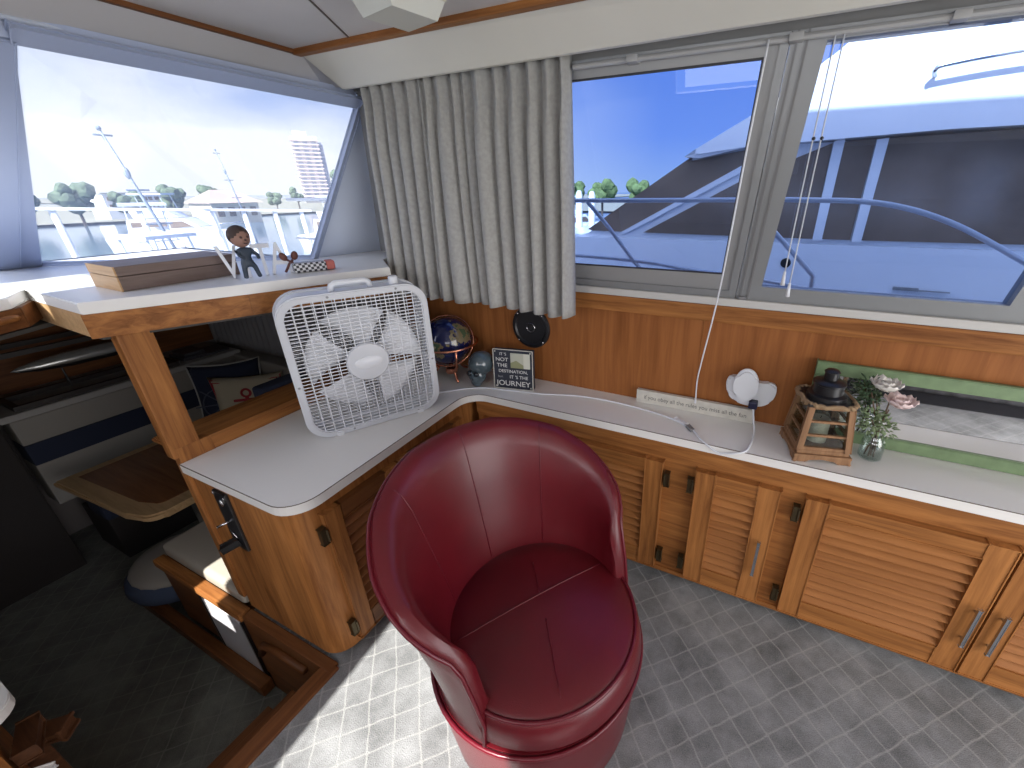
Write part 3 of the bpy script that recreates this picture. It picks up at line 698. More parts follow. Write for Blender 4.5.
for f in b.faces: f.material_index = 0 if f.calc_center_median().z > .83 else 1
obj('hull', b, [mat('silver_paint', (.5, .5, .48), .25, metal=.7), BLK], hu, smooth=True)
for y in (.90, 1.22):
    b = NB(); tube(b, [(-4.30, y, .663), (-4.27, y, .79), (-4.24, y, .663)], .004, 6); obj('stand', b, BLK, hu)
b = NB(); box(b, -4.40, -4.17, 1.50, 1.66, .626, .655, .004); box(b, -4.38, -4.19, 1.52, 1.66, .655, .68, .004); box(b, -4.37, -4.16, 1.6, 1.82, .626, .645, .003)
tag(obj('magazine_stack', b, mat('dark_magazines', (.05, .05, .06), .4), at=(-4.3, 1.6, .626)), 'dark stack of magazines on the far end of the settee shelf', 'magazines')
# galley corner at the lower left
gc = thing('galley_counter', 'white rounded galley counter corner with wooden front at lower left', 'counter', (-2.1, -.4, -.55))
gp = [(-2.6, -1.45), (-2.6, -.03)]+arc(-2.09, -.12, .09, 90, 0)+[(-1.93, -.22), (-1.85, -1.45)]
b = NB(); prism(b, gp, .31, .35, bev=.004); obj('top', b, LAM, gc)
b = NB(); prism(b, [(-2.55, -1.45), (-2.55, -.10), (-2.05, -.12), (-1.95, -.25), (-1.90, -1.45)], -.55, .31); obj('body', b, OZ, gc)
gb = thing('wooden_bracket', 'small dark wooden bracket beside the galley counter', 'bracket', (-1.98, 0, -.1))
b = NB(); obox(b, (-2.19, -.04, .10), (-2.06, -.085, .10), .045, .05, bev=.006); obox(b, (-2.18, -.06, .05), (-2.11, .01, .05), .05, .04, bev=.01); box(b, -2.18, -2.12, -.10, -.04, -.55, .08, .005)
obj('arm', b, wood('bracket_wood', (.06, .025, .012), (.13, .055, .025), 0), gb)
b = NB(); obox(b, (-2.02, -.08, .04), (-1.86, -.24, .04), .06, .02, bev=.004); obj('strip', b, LAMEDGE, gb, label='pale grey strip')

# ------------------------------------------------------------------ barrel chair
CH = Vector((-.545, .862, 0))
ch = thing('barrel_chair', 'red leather round swivel barrel chair', 'chair', CH)
def ringp(r, z, n=48, a0=0, a1=2*PI): return [(CH.x+r*math.cos(a0+(a1-a0)*k/n), CH.y+r*math.sin(a0+(a1-a0)*k/n), z) for k in range(n)]
CB = Vector((-.562, .870, 0))
b = NB(); lathe(b, [(.001, .012), (.330, .012), (.346, .03), (.358, .16), (.374, .33), (.377, .362), (.368, .376), (.20, .38)], CB, 64); bs = obj('base', b, LEATHER, ch, smooth='auto')
b = NB(); tube(b, [(CB.x+.377*math.cos(2*PI*k/64), CB.y+.377*math.sin(2*PI*k/64), .371) for k in range(64)], .0075, 8, cyc=True); obj('piping', b, LEATHERP, bs, smooth=True)
b = NB(); lathe(b, [(.001, .384), (.30, .384), (.350, .388), (.362, .41), (.352, .47), (.338, .497), (.318, .508), (.24, .516), (.10, .522), (.001, .524)], CH, 64)
seat = obj('seat', b, LEATHER, ch, smooth='auto')
b = NB(); tube(b, ringp(.338, .500, 64), .0065, 8, cyc=True)
obj('seat_piping', b, LEATHERP, seat, smooth=True)
b = NB()
def sz(x, y):
    r = math.hypot(x, y); return .525-.05*(r/.32)**2*.3-(.012 if r > .3 else 0)
def seam(a, c, n=14, r=.0022):
    tube(b, [(CH.x+a[0]+(c[0]-a[0])*k/n, CH.y+a[1]+(c[1]-a[1])*k/n, sz(a[0]+(c[0]-a[0])*k/n, a[1]+(c[1]-a[1])*k/n)) for k in range(n+1)], r, 6)
seam((-.20, -.22), (.12, .27)); seam((.04, -.03), (.20, -.23)); seam((-.03, .05), (-.12, .16))
obj('seam', b, LEATHERP, seat, smooth=True)
TH0 = 160
def lerpT(T, d):
    for (a, p), (c, q) in zip(T[:-1], T[1:]):
        if d <= c: return p+(q-p)*(d-a)/(c-a)
    return T[-1][1]
HT = [(0, 1.038), (20, 1.035), (35, 1.01), (51, .975), (68, .905), (80, .85), (90, .80), (97, .745), (103, .685), (107, .61), (110, .53), (112, .47)]
RT = [(.47, .352), (.70, .358), (.75, .390), (.80, .420), (.85, .448), (.90, .470), (1.0, .496), (1.06, .51)]
def shell_sec(dd):
    h = lerpT(HT, abs(dd)); k = (h-.47)/(1.055-.47); Rr = lerpT(RT, h)
    th = .03+.045*min(1, k*1.2)
    ins = lambda f: (.306+(Rr-th-.306)*f**1.1, .5+(h-.5)*f)
    outr = lambda f: (.362+(Rr-.362)*f**1.3, .41+(h-.41)*f)
    return [(.295, .40), (.303, .47), ins(.04), ins(.28), ins(.6), ins(.85), (Rr-th+.006, h-.012), (Rr-th*.6, h+.006), (Rr-.012, h+.006),
            (Rr, h-.008), (Rr+.002, h-.026), outr(.75), outr(.4), (.363, .43), (.366, .388)]
b = NB(); NS = 56; rows = []
for i in range(NS+1):
    dd = -112+224*i/NS; a = math.radians(TH0+dd)
    rows.append([b.verts.new((CH.x+r*math.cos(a), CH.y+r*math.sin(a), z)) for r, z in shell_sec(dd)])
for i in range(NS):
    for j in range(len(rows[0])-1): b.faces.new((rows[i][j], rows[i+1][j], rows[i+1][j+1], rows[i][j+1]))
    b.faces.new((rows[i][-1], rows[i+1][-1], rows[i+1][0], rows[i][0]))
b.faces.new(rows[0]); b.faces.new(rows[-1][::-1])
bk = obj('backrest', b, LEATHER, ch, smooth='auto'); 
b = NB(); pp = []
for i in range(NS+1):
    dd = -112+224*i/NS; a = math.radians(TH0+dd); r, z = shell_sec(dd)[9]; pp.append((CH.x+(r+.002)*math.cos(a), CH.y+(r+.002)*math.sin(a), z))
for s_ in (0, -1):
    a = math.radians(TH0+(-112 if s_ == 0 else 112)); q = (CH.x+.366*math.cos(a), CH.y+.366*math.sin(a), .39)
    if s_ == 0: pp.insert(0, q)
    else: pp.append(q)
tube(b, pp, .0065, 8); obj('piping', b, LEATHERP, bk, smooth=True)
b = NB()
for dd in (-43, -2, 39):
    a = math.radians(TH0+dd); sc_ = shell_sec(dd)[2:8]
    tube(b, [(CH.x+(r-.0005)*math.cos(a), CH.y+(r-.0005)*math.sin(a), z) for r, z in sc_], .0022, 6)
obj('seam', b, LEATHERP, bk, smooth=True)

# ------------------------------------------------------------------ box fan
fth = math.radians(61)
FW, FH, FD = .575, .635, .105
fan = thing('box_fan', 'white square box fan with wire grille standing on the counter', 'fan', (-1.689, .909, .876), (math.radians(3), 0, fth))
def rrect(w, h, r, n=8, cx=None, cz=None, off=0):
    cx = FW/2 if cx is None else cx; cz = FH/2 if cz is None else cz
    P = []
    for (sx, sz_, a0) in ((1, -1, -90), (1, 1, 0), (-1, 1, 90), (-1, -1, 180)):
        for k in range(n+1):
            a = math.radians(a0+90*k/n); P.append((cx+sx*(w/2-r)+r*math.cos(a), cz+sz_*(h/2-r)+r*math.sin(a)))
    return P
def ringbody(bm, outer, inner, y0, y1, mi=0):
    n = len(outer)
    A = [[bm.verts.new((x, y, z)) for x, z in P] for P, y in ((outer, y0), (inner, y0), (inner, y1), (outer, y1))]
    for k in range(4):
        U, V = A[k], A[(k+1) % 4]
        for i in range(n):
            f = bm.faces.new((U[i], U[(i+1) % n], V[(i+1) % n], V[i])); f.material_index = mi
b = NB(); ringbody(b, rrect(FW-.012, FH-.012, .09), rrect(FW-.03, FH-.03, .082), -.0+.01, FD)
o = obj('housing', b, PLW, fan, local=True, smooth='auto')
b = NB(); ringbody(b, rrect(FW, FH, .095), rrect(FW-.058, FH-.058, .07), -.008, .014); bmesh.ops.bevel(b, geom=[e for e in b.edges if abs(e.verts[0].co.y+.008) < 1e-4 and abs(e.verts[1].co.y+.008) < 1e-4], offset=.005, segments=2, affect='EDGES')
obj('bezel', b, PLG, fan, local=True, smooth='auto')
b = NB(); ringbody(b, rrect(FW, FH, .095), rrect(FW-.058, FH-.058, .07), FD-.01, FD+.01); obj('rear_bezel', b, PLG, fan, local=True, smooth='auto')
def grille(y):
    b = NB(); w, h, r = FW-.05, FH-.05, .068; cx, cz = FW/2, FH/2
    def half(t, L, Wd):
        # half extent across at offset t from centre along L direction
        d = abs(t)-(L/2-r)
        return Wd/2 if d <= 0 else Wd/2-r+math.sqrt(max(0, r*r-d*d))
    nh = 38; nv = 14
    for k in range(1, nh):
        t = -h/2+h*k/nh; e = half(t, h, w); bmesh_bar(b, (cx-e, y, cz+t), (cx+e, y, cz+t), .0032, .0022)
    for k in range(1, nv):
        t = -w/2+w*k/nv; e = half(t, w, h); bmesh_bar(b, (cx+t, y-.002, cz-e), (cx+t, y-.002, cz+e), .0035, .003)
    return b
def bmesh_bar(b, p, q, w, t): obox(b, p, q, w, t, up=(0, 1, 0))
gr = obj('grille', grille(0), PLW, fan, local=True)
obj('rear_grille', grille(FD), PLG, fan, local=True)
b = NB(); lathe(b, [(.001, -.012), (.05, -.012), (.082, -.008), (.088, 0), (.088, .004)], (FW/2, 0, FH/2), 36, axis='Y'); hb = obj('hub_cap', b, PLG, fan, local=True, smooth='auto')
b = NB(); lathe(b, [(.001, -.0165), (.045, -.015), (.05, -.012)], (FW/2, 0, FH/2), 28, axis='Y', scale=(1.15, .55)); obj('emblem', b, PLW, hb, local=True, smooth=True)
b = NB(); lathe(b, [(.001, .03), (.05, .03), (.055, .045), (.055, .085), (.001, .085)], (FW/2, 0, FH/2), 24, axis='Y'); rot = obj('rotor', b, PLG, fan, local=True, smooth='auto')
for k in range(5):
    a0 = 2*PI*k/5+.30; b = NB(); rows = []
    for i in range(9):
        r = .05+.185*i/8; sp_ = .30+.32*(i/8)
        rows.append([b.verts.new((FW/2+r*math.cos(a0+sp_*(j/4-.5)*1.9+.12*i/8), .035+.045*j/4+.004*math.sin(PI*j/4), FH/2+r*math.sin(a0+sp_*(j/4-.5)*1.9+.12*i/8))) for j in range(5)])
    for i in range(8):
        for j in range(4): b.faces.new((rows[i][j], rows[i+1][j], rows[i+1][j+1], rows[i][j+1]))
    o = obj('blade', b, PLW, fan, local=True, smooth=True); o.modifiers.new('solid', 'SOLIDIFY').thickness = .004
b = NB(); tube(b, [(FW/2+.075, .05, FH-.008), (FW/2+.07, .05, FH+.016), (FW/2+.055, .05, FH+.024), (FW/2-.055, .05, FH+.024), (FW/2-.07, .05, FH+.016), (FW/2-.075, .05, FH-.008)], .012, 10); obj('handle', b, PLW, fan, local=True, smooth=True)
b = NB(); lathe(b, [(.02, FH-.012), (.02, FH+.022), (.016, FH+.028), (.001, FH+.028)], (FW/2+.17, .05, 0), 20); obj('knob', b, PLW, fan, local=True, smooth='auto')
for x in (.10, FW-.12):
    b = NB(); box(b, x, x+.03, -.012, FD+.01, -.004, .016, .004); obj('foot', b, PLW, fan, local=True)
for (x, z) in ((.014, FH*.42), (FW-.014, FH*.42), (FW*.33, FH-.014), (FW*.78, FH-.014), (FW*.3, .014), (FW*.8, .014)):
    b = NB(); sph(b, (x, -.009, z), .005, 8, (1, .4, 1)); obj('screw', b, ALU, fan, local=True)

# ------------------------------------------------------------------ curtain
b = NB()
def zt(s): return 2.335
def zb(s): return 1.372-.025*s+.004*math.sin(40*s)
NP = 16; PPN = 16; n = NP*PPN; rows = []; nz = 26
rr_ = random.Random(3); wid = [1+.9*(rr_.random()-.5) for _ in range(NP)]; tot = sum(wid); cum = [0]
for w_ in wid: cum.append(cum[-1]+w_/tot)
amps = [1+.7*(rr_.random()-.5) for _ in range(NP)]; drf = [rr_.uniform(-.02, .02) for _ in range(NP+1)]; drf[0] = drf[-1] = 0
for j in range(nz+1):
    t = j/nz; row = []
    pin = math.exp(-((t-.10)/.10)**2)
    for i in range(n+1):
        k = min(i//PPN, NP-1); f = (i-k*PPN)/PPN
        s = cum[k]+(cum[k+1]-cum[k])*f
        # fold: rounded outward lobe with narrow valleys, pinched near the top
        lobe = math.sin(PI*f)**.5 if f not in (0, 1) else 0
        a = (.040+.030*t)*amps[k]*(1-.45*pin)
        x = -1.865+1.078*s + (drf[k]*(1-f)+drf[k+1]*f)*t + .012*t*s
        x += (.5-f)*(cum[k+1]-cum[k])*1.078*(.55*pin)*math.sin(PI*f)
        y = 1.685 - a*lobe + .010*math.sin(7*s+3*t)*t
        y -= .012*pin*(1 if .35 < f < .65 else 0)
        row.append(b.verts.new((x, y, zt(s)+(zb(s)-zt(s))*t)))
    rows.append(row)
for j in range(nz):
    for i in range(n): b.faces.new((rows[j][i], rows[j][i+1], rows[j+1][i+1], rows[j+1][i]))
cu = thing('linen_curtain', 'long pinch pleated grey linen curtain beside the side window', 'curtain', (-1.3, 1.68, 1.4))
o = obj('cloth', b, FABRIC, cu, smooth=True); o.modifiers.new('solid', 'SOLIDIFY').thickness = .003

# ------------------------------------------------------------------ ceiling light
cl = thing('ceiling_light', 'square cream ceiling light overlapping the wooden trim', 'light', (-1.075, 1.15, 2.42), (0, 0, math.radians(-12)))
b = NB(); box(b, -.105, .105, -.105, .105, -.03, -.0, .004); obj('base', b, mat('cream_plastic', (.60, .58, .48), .5), cl, local=True)
b = NB(); box(b, -.095, .095, -.095, .095, -.05, -.03, .004); obj('collar', b, mat('cream_plastic', (.6, .58, .48), .5), cl, local=True)
b = NB(); r = bmesh.ops.create_cone(b, cap_ends=True, segments=4, radius1=.102, radius2=.128, depth=.045); bmesh.ops.rotate(b, matrix=Matrix.Rotation(PI/4, 3, 'Z'), verts=b.verts); bmesh.ops.translate(b, vec=(0, 0, -.0725), verts=b.verts)
obj('diffuser', b, mat('cream_lens', (.62, .62, .55), .3), cl, local=True)

# ------------------------------------------------------------------ counter things along the starboard wall
# globe
gl = thing('gemstone_globe', 'dark blue globe on a copper stand beside the box fan', 'globe', (-1.56, 1.74, .876))
gcn = Vector((-1.60, 1.725, 1.095))
gm = D.materials.new('globe_stone'); gm.use_nodes = True; t = gm.node_tree; bb = t.nodes['Principled BSDF']
n1 = nd(t, 'ShaderNodeTexNoise'); n1.inputs['Scale'].default_value = 9; n1.inputs['Detail'].default_value = 5; tcg = nd(t, 'ShaderNodeTexCoord'); t.links.new(tcg.outputs['Object'], n1.inputs[0])
r1 = nd(t, 'ShaderNodeValToRGB'); t.links.new(n1.outputs[0], r1.inputs[0]); r1.color_ramp.interpolation = 'CONSTANT'
r1.color_ramp.elements[0].color = (.008, .012, .06, 1); r1.color_ramp.elements[1].position = .54; r1.color_ramp.elements[1].color = (.16, .13, .07, 1)
q = r1.color_ramp.elements.new(.60); q.color = (.05, .09, .05, 1); q = r1.color_ramp.elements.new(.68); q.color = (.3, .28, .2, 1)
t.links.new(r1.outputs[0], bb.inputs['Base Color']); bb.inputs['Roughness'].default_value = .12; bb.inputs['Coat Weight'].default_value = .5
b = NB(); sph(b, gcn, .135, 32); obj('sphere', b, gm, gl, smooth=True)
b = NB(); tube(b, [gcn+Vector((.165*math.cos(a), .165*math.sin(a), -.01)) for a in [2*PI*k/40 for k in range(40)]], .006, 8, cyc=True); obj('horizon_ring', b, COPPER, gl, smooth=True)
b = NB(); ax = Matrix.Rotation(math.radians(60), 3, 'X') @ Matrix.Rotation(math.radians(25), 3, 'Y'); tube(b, [gcn+ax @ Vector((.145*math.cos(a), .145*math.sin(a), 0)) for a in [2*PI*k/40 for k in range(40)]], .005, 8, cyc=True); obj('meridian_ring', b, COPPER, gl, smooth=True)
for k in range(3):
    a = math.radians(-35+120*k); cc, ss = math.cos(a), math.sin(a); b = NB()
    tube(b, [gcn+Vector((.165*cc, .165*ss, -.012)), gcn+Vector((.145*cc, .145*ss, -.11)), gcn+Vector((.07*cc, .07*ss, -.165)), Vector((gcn.x+.10*cc, gcn.y+.10*ss, .90)), Vector((gcn.x+.125*cc, gcn.y+.125*ss, .884))], [.006, .007, .009, .008, .007], 8)
    obj('leg', b, COPPER, gl, smooth=True)
b = NB(); lathe(b, [(.001, 0), (.03, 0), (.034, .01), (.03, .03), (.012, .04), (.012, .065), (.001, .065)], (gcn.x, gcn.y, .9), 20); obj('base_compass', b, COPPER, gl, smooth='auto')
# ornament: skull shaped
sk = thing('skull_ornament', 'small blue grey glossy skull shaped ornament by the globe', 'ornament', (-1.375, 1.70, .876))
b = NB(); sph(b, (-1.365, 1.71, 1.005), .072, 24, (.95, 1.1, .95)); sph(b, (-1.372, 1.675, .945), .052, 18, (.95, .95, 1.05)); sph(b, (-1.376, 1.668, .912), .036, 16, (.95, .9, 1.0))
obj('cranium', b, BLUEGL, sk, smooth=True)
b = NB(); sph(b, (-1.392, 1.632, .965), .016, 12, (1, .7, 1)); sph(b, (-1.350, 1.634, .965), .016, 12, (1, .7, 1)); sph(b, (-1.372, 1.630, .935), .008, 8)
obj('eye_sockets', b, mat('dark_glass', (.01, .015, .02), .2), sk, smooth=True)
# quote block
qa = math.atan2(.042, .219)
qb = thing('quote_block', 'square navy block sign reading not the destination it is the journey', 'sign', (-1.172, 1.722, .876), (math.radians(-4), 0, qa))
b = NB(); box(b, -.112, .112, 0, .035, 0, .222, .003); obj('block', b, SIGNB, qb, local=True)
b = NB(); ww = .112
for (p, q) in (((-ww, 0), (ww, 0)), ((-ww, .222), (ww, .222)), ((-ww, 0), (-ww, .222)), ((ww, 0), (ww, .222))): obox(b, (p[0], -.001, p[1]), (q[0], -.001, q[1]), .004, .003, up=(0, 1, 0))
for sx in (-1, 1):
    for z in (.012, .21): sph(b, (sx*.1, -.002, z), .004, 8)
obj('border', b, SIGNW, qb, local=True)
TR = (PI/2, 0, 0)
for s_, x, z, sz_, sxx in (("'T 'S", -.055, .196, .022, 1.0), ('NOT', -.062, .165, .029, 1.15), ('THE', -.062, .132, .029, 1.15), ('DESTINATION,', 0, .100, .024, 1.05), ("IT 'S THE", .032, .068, .026, 1.05), ('JOURNEY', 0, .030, .041, 1.12)):
    text('lettering', s_ if s_ != "'T 'S" else "IT 'S", sz_, TXTW, qb, (x, -.0015, z), TR, sx=sxx)
text('lettering', 'but', .018, mat('grey_script', (.3, .3, .3), .8), qb, (-.075, -.0015, .068), TR, sx=1.2)
b = NB(); box(b, -.012, .098, -.002, .001, .122, .205); ph = obj('photo', b, mat('photo_pale', (.45, .46, .38), .4), qb, local=True)
b = NB(); box(b, .062, .098, -.003, -.0015, .122, .205); obj('photo_light', b, mat('photo_light', (.6, .6, .52), .4), ph, local=True)
b = NB(); prism(b, [(-.012, .122), (.062, .122), (.062, .14), (.02, .165), (-.012, .15)], 0, 1, tf=lambda x, y, z: (x, -.003+.0015*z, y)); obj('photo_field', b, mat('photo_olive', (.25, .26, .14), .5), ph, local=True)
# wall speaker
spk = thing('wall_speaker', 'round black speaker set in the wood wall under the curtain', 'speaker', (-1.14, 1.89, 1.185))
b = NB(); lathe(b, [(.001, .0), (.112, .0), (.118, -.006), (.114, -.014), (.098, -.016), (.090, -.008), (.03, -.004), (.001, -.004)], (-1.14, 1.89, 1.185), 40, axis='Y'); obj('rim', b, BLK, spk, smooth='auto')
b = NB(); lathe(b, [(.001, -.012), (.018, -.012), (.02, -.006)], (-1.14, 1.89, 1.185), 20, axis='Y'); obj('dust_cap', b, BLK, spk, smooth='auto')
b = NB(); lathe(b, [(.024, -.008), (.028, -.010), (.024, -.012)], (-1.14, 1.89, 1.185), 20, axis='Y')
for k in range(4): a = PI/4+k*PI/2; sph(b, (-1.14+.106*math.cos(a), 1.873, 1.185+.106*math.sin(a)), .005, 8)
obj('screw_trim', b, CHROME, spk, smooth=True)
# strip sign
ss = thing('strip_sign', 'long pale wooden strip sign with grey typewriter lettering', 'sign', (-.235, 1.865, .876))
b = NB(); box(b, -.515, .043, 1.853, 1.876, .876, .945, .002); obj('board', b, SIGNW, ss)
b = NB(); box(b, .0435, .0445, 1.853, 1.876, .876, .944); obj('dark_end', b, BLK, ss)
text('lettering', 'if you obey all the rules you miss all the fun', .031, TXT, ss, (.004, -.0125, .034), TR, ext=.0003, sx=.90)
# outlet with round white puck
nl = thing('wall_charger', 'white oval plug-in charger on a rounded wall plate', 'charger', (-.013, 1.88, 1.05))
b = NB()
v = []
pl = [(-.108, .03), (-.095, -.02), (-.06, -.055), (0, -.068), (.055, -.06), (.092, -.03), (.105, .015), (.10, .045), (.078, .056), (.03, .052), (-.03, .06), (-.07, .065), (-.098, .058)]
pls = [(p.x, p.y) for p in crv([(*p, 0) for p in pl]+[(*pl[0], 0)], 4)][:-1]
prism(b, [(x+.010, y+1.030) for x, y in pls], 0, -.03, tf=lambda x, y, z: (x, 1.889+z, y), bev=.008); obj('plate', b, PLW, nl, smooth='auto')
b = NB(); oval = [(.052*math.cos(a)-.012, .080*math.sin(a)+1.070) for a in [2*PI*k/28 for k in range(28)]]
prism(b, oval, -.03, -.065, tf=lambda x, y, z: (x, 1.889+z, y), bev=.012); obj('disc', b, PLW, nl, smooth='auto')
b = NB(); box(b, .012, .050, 1.822, 1.86, .965, 1.0, .006); obj('usb_plug', b, mat('dark_blue_plug', (.01, .012, .05), .4), nl)
# charging cable
cb = thing('charging_cable', 'white charging cable hanging from the plug over the counter edge', 'cable', (.03, 1.7, .876))
b = NB(); tube(b, crv([(.032, 1.84, .975), (.042, 1.815, .93), (.055, 1.76, .882), (.045, 1.66, .880), (.03, 1.60, .879), (-.02, 1.585, .864), (-.07, 1.588, .852), (-.11, 1.592, .868), (-.15, 1.615, .880), (-.18, 1.66, .880), (-.205, 1.69, .880)]), .0045, 8); obj('cord', b, PLW, cb, smooth=True)
b = NB(); obox(b, (-.200, 1.675, .882), (-.225, 1.705, .882), .014, .009, bev=.003); obj('connector', b, ALU, cb)
fc = thing('fan_cord', 'white fan power cord lying along the counter', 'cord', (-1.0, 1.75, .876))
b = NB(); tube(b, crv([(-1.56, 1.44, .881), (-1.47, 1.55, .881), (-1.34, 1.65, .881), (-1.18, 1.685, .881), (-1.0, 1.72, .881), (-.80, 1.78, .881), (-.60, 1.79, .881), (-.42, 1.77, .881), (-.30, 1.74, .881), (-.235, 1.715, .881)]), .0045, 8); obj('cord', b, PLW, fc, smooth=True)
b = NB(); obox(b, (-.29, 1.745, .883), (-.235, 1.712, .883), .012, .010, bev=.003); obj('cord_end', b, PLW, fc)
# blind cord hanging down the wood wall
bc = thing('blind_cord', 'single white blind cord hanging beside the sliding window down the wood wall', 'cord', (-.17, 1.69, 2.29))
b = NB(); tube(b, crv([(-.115, 1.665, 2.29), (-.135, 1.68, 2.0), (-.15, 1.70, 1.75), (-.165, 1.74, 1.55), (-.185, 1.80, 1.38), (-.215, 1.84, 1.15), (-.225, 1.85, 1.05), (-.222, 1.85, .955)]), .0035, 6); obj('cord', b, PLW, bc, smooth=True)
b = NB(); tube(b, [(-.222, 1.85, .955), (-.222, 1.85, .93)], .005, 8); obj('tassel', b, PLW, bc)
for i, (x, zz) in enumerate(((.052, 1.60), (.075, 1.56))):
    tcd = thing('blind_cord', ('thin pair cord in the wide window, the one ending higher' if i == 0 else 'thin pair cord in the wide window with pale tassel lower down'), 'cord', (x, 1.67, 2.29))
    b = NB(); tube(b, crv([(x+.012, 1.672, 2.29), (x+.006, 1.69, 2.0), (x+.0, 1.70, zz)]), .0022, 6); obj('cord', b, PLG, tcd, smooth=True)
    b = NB(); tube(b, [(x, 1.70, zz+.0), (x, 1.70, zz-.05)], [.004, .008], 8); obj('tassel', b, PLW, tcd, smooth=True)
    b = NB(); sph(b, (x+.008, 1.69, 2.02), .006, 8); obj('bead', b, BLK, tcd)

# lantern
ln = thing('wooden_lantern', 'brown wooden candle lantern with black top and rope rim', 'lantern', (.285, 1.742, .876), (0, 0, math.radians(14)))
LW = wood('lantern_wood', (.16, .085, .045), (.34, .19, .10), 2, rough=.6, coat=0)
def sq(h, z): return [(-h, -h, z), (h, -h, z), (h, h, z), (-h, h, z)]
b = NB(); hb_, ht = .088, .070
box(b, -.105, .105, -.105, .105, .022, .034, .002); box(b, -.095, .095, -.095, .095, .034, .05, .002)
lnb = obj('base', b, LW, ln, local=True)
for s1, s2 in ((1, 0), (-1, 0), (0, 1), (0, -1)):
    P_ = [(-.108, 0), (-.06, 0), (-.045, .010), (0, .016), (.045, .010), (.06, 0), (.108, 0), (.100, .024), (-.100, .024)]
    b = NB()
    if s1: prism(b, P_, s1*.096, s1*.104, tf=lambda x, y, z: (z, x, y))
    else: prism(b, P_, s2*.096, s2*.104, tf=lambda x, y, z: (x, z, y))
    obj('skirt', b, LW, lnb, local=True)
for (x0, y0, _), (x1, y1, _) in zip(sq(hb_, 0), sq(ht, 0)):
    b = NB(); obox(b, (x0, y0, .05), (x1, y1, .235), .019, .019, up=(1, 0, 0), bev=.002); obj('corner_post', b, LW, ln, local=True)
b = NB()
for f in (0.0, .33, .66, 1.0):
    z = .055+.175*f; h = hb_+(ht-hb_)*f; Q = sq(h, z)
    for k in range(4): obox(b, Q[k], Q[(k+1) % 4], .010, .016 if f in (0, 1) else .009)
obj('crossbar', b, LW, ln, local=True)
for k in range(4):
    b = NB(); a0, a1 = Vector(sq(hb_-.004, .05)[k]), Vector(sq(hb_-.004, .05)[(k+1) % 4]); c0, c1 = Vector(sq(ht-.004, .235)[k]), Vector(sq(ht-.004, .235)[(k+1) % 4])
    vv = [b.verts.new(p) for p in (a0, a1, c1, c0)]; b.faces.new(vv); obj('pane', b, G_LAN, ln, local=True).modifiers.new('solid', 'SOLIDIFY').thickness = .002
b = NB(); box(b, -.088, .088, -.088, .088, .235, .246, .003); obj('roof_plate', b, BLK, ln, local=True)
b = NB(); lathe(b, [(.072, .246), (.070, .262), (.055, .268), (.053, .30), (.058, .303), (.058, .31), (.045, .318), (.025, .322), (.024, .35), (.028, .352), (.02, .36), (.001, .362)], (0, 0, 0), 28); obj('chimney', b, BLK, ln, local=True, smooth='auto')
b = NB(); tube(b, [((.092+.004*math.sin(k*1.9))*(abs(math.cos(a))**.5*(1 if math.cos(a) > 0 else -1)), (.092+.004*math.cos(k*1.9))*(abs(math.sin(a))**.5*(1 if math.sin(a) > 0 else -1)), .242-.004*math.sin(k*1.9)) for k, a in [(k, 2*PI*k/64) for k in range(64)]], .009, 8, cyc=True); obj('rope', b, ROPE, ln, local=True, smooth=True)
cn = thing('candle', 'cream pillar candle inside the wooden lantern', 'candle', (.285, 1.742, .927))
b = NB(); lathe(b, [(.001, 0), (.038, 0), (.038, .095), (.034, .10), (.001, .096)], (.285, 1.742, .927), 24); obj('wax', b, CANDLE, cn, smooth='auto')
b = NB(); tube(b, [(.285, 1.742, 1.02), (.286, 1.742, 1.035)], .0015, 5); obj('wick', b, BLK, cn)
# jar with flowers
jr = thing('glass_jar', 'small clear glass jar holding the flowers', 'jar', (.487, 1.765, .876))
JC = Vector((.487, 1.765, .876))
b = NB(); lathe(b, [(.001, .003), (.036, .003), (.041, .008), (.041, .075), (.036, .09), (.028, .10), (.030, .115), (.027, .115), (.025, .10), (.033, .088), (.038, .074), (.038, .010), (.001, .008)], JC, 28); obj('glass', b, G_JAR, jr, smooth=True)
def leafm(b, base, d, l, w, up=Vector((0, 0, 1))):
    d = Vector(d).normalized(); s = d.cross(up).normalized() if d.cross(up).length > .01 else Vector((1, 0, 0)); u = s.cross(d); base = Vector(base)
    P = [base, base+d*l*.35+s*w, base+d*l*.7+s*w*.8-u*.1*l, base+d*l-u*.15*l, base+d*l*.7-s*w*.8-u*.1*l, base+d*l*.35-s*w]; mid = base+d*l*.5+u*w*.5
    vs = [b.verts.new(p) for p in P]; m_ = b.verts.new(mid)
    for i in range(6): b.faces.new((vs[i], vs[(i+1) % 6], m_))
fl = thing('flower_bunch', 'two pale artificial flowers with sage greenery in the glass jar', 'flowers', JC)
b = NB(); rs = random.Random(5)
stems = [((.50, 1.76, .885), (.49, 1.765, .99), (.455, 1.77, 1.13)), ((.47, 1.77, .885), (.485, 1.765, .99), (.50, 1.76, 1.10)), ((.49, 1.78, .885), (.487, 1.765, .99), (.43, 1.76, 1.16)), ((.48, 1.75, .89), (.48, 1.76, .99), (.45, 1.73, 1.06)), ((.49, 1.76, .89), (.49, 1.76, .99), (.50, 1.78, 1.14))]
for s_ in stems: tube(b, crv(s_), .0028, 6)
obj('stem', b, mat('stem_brown', (.12, .08, .05), .7), fl, smooth=True)
b = NB(); b2 = NB()
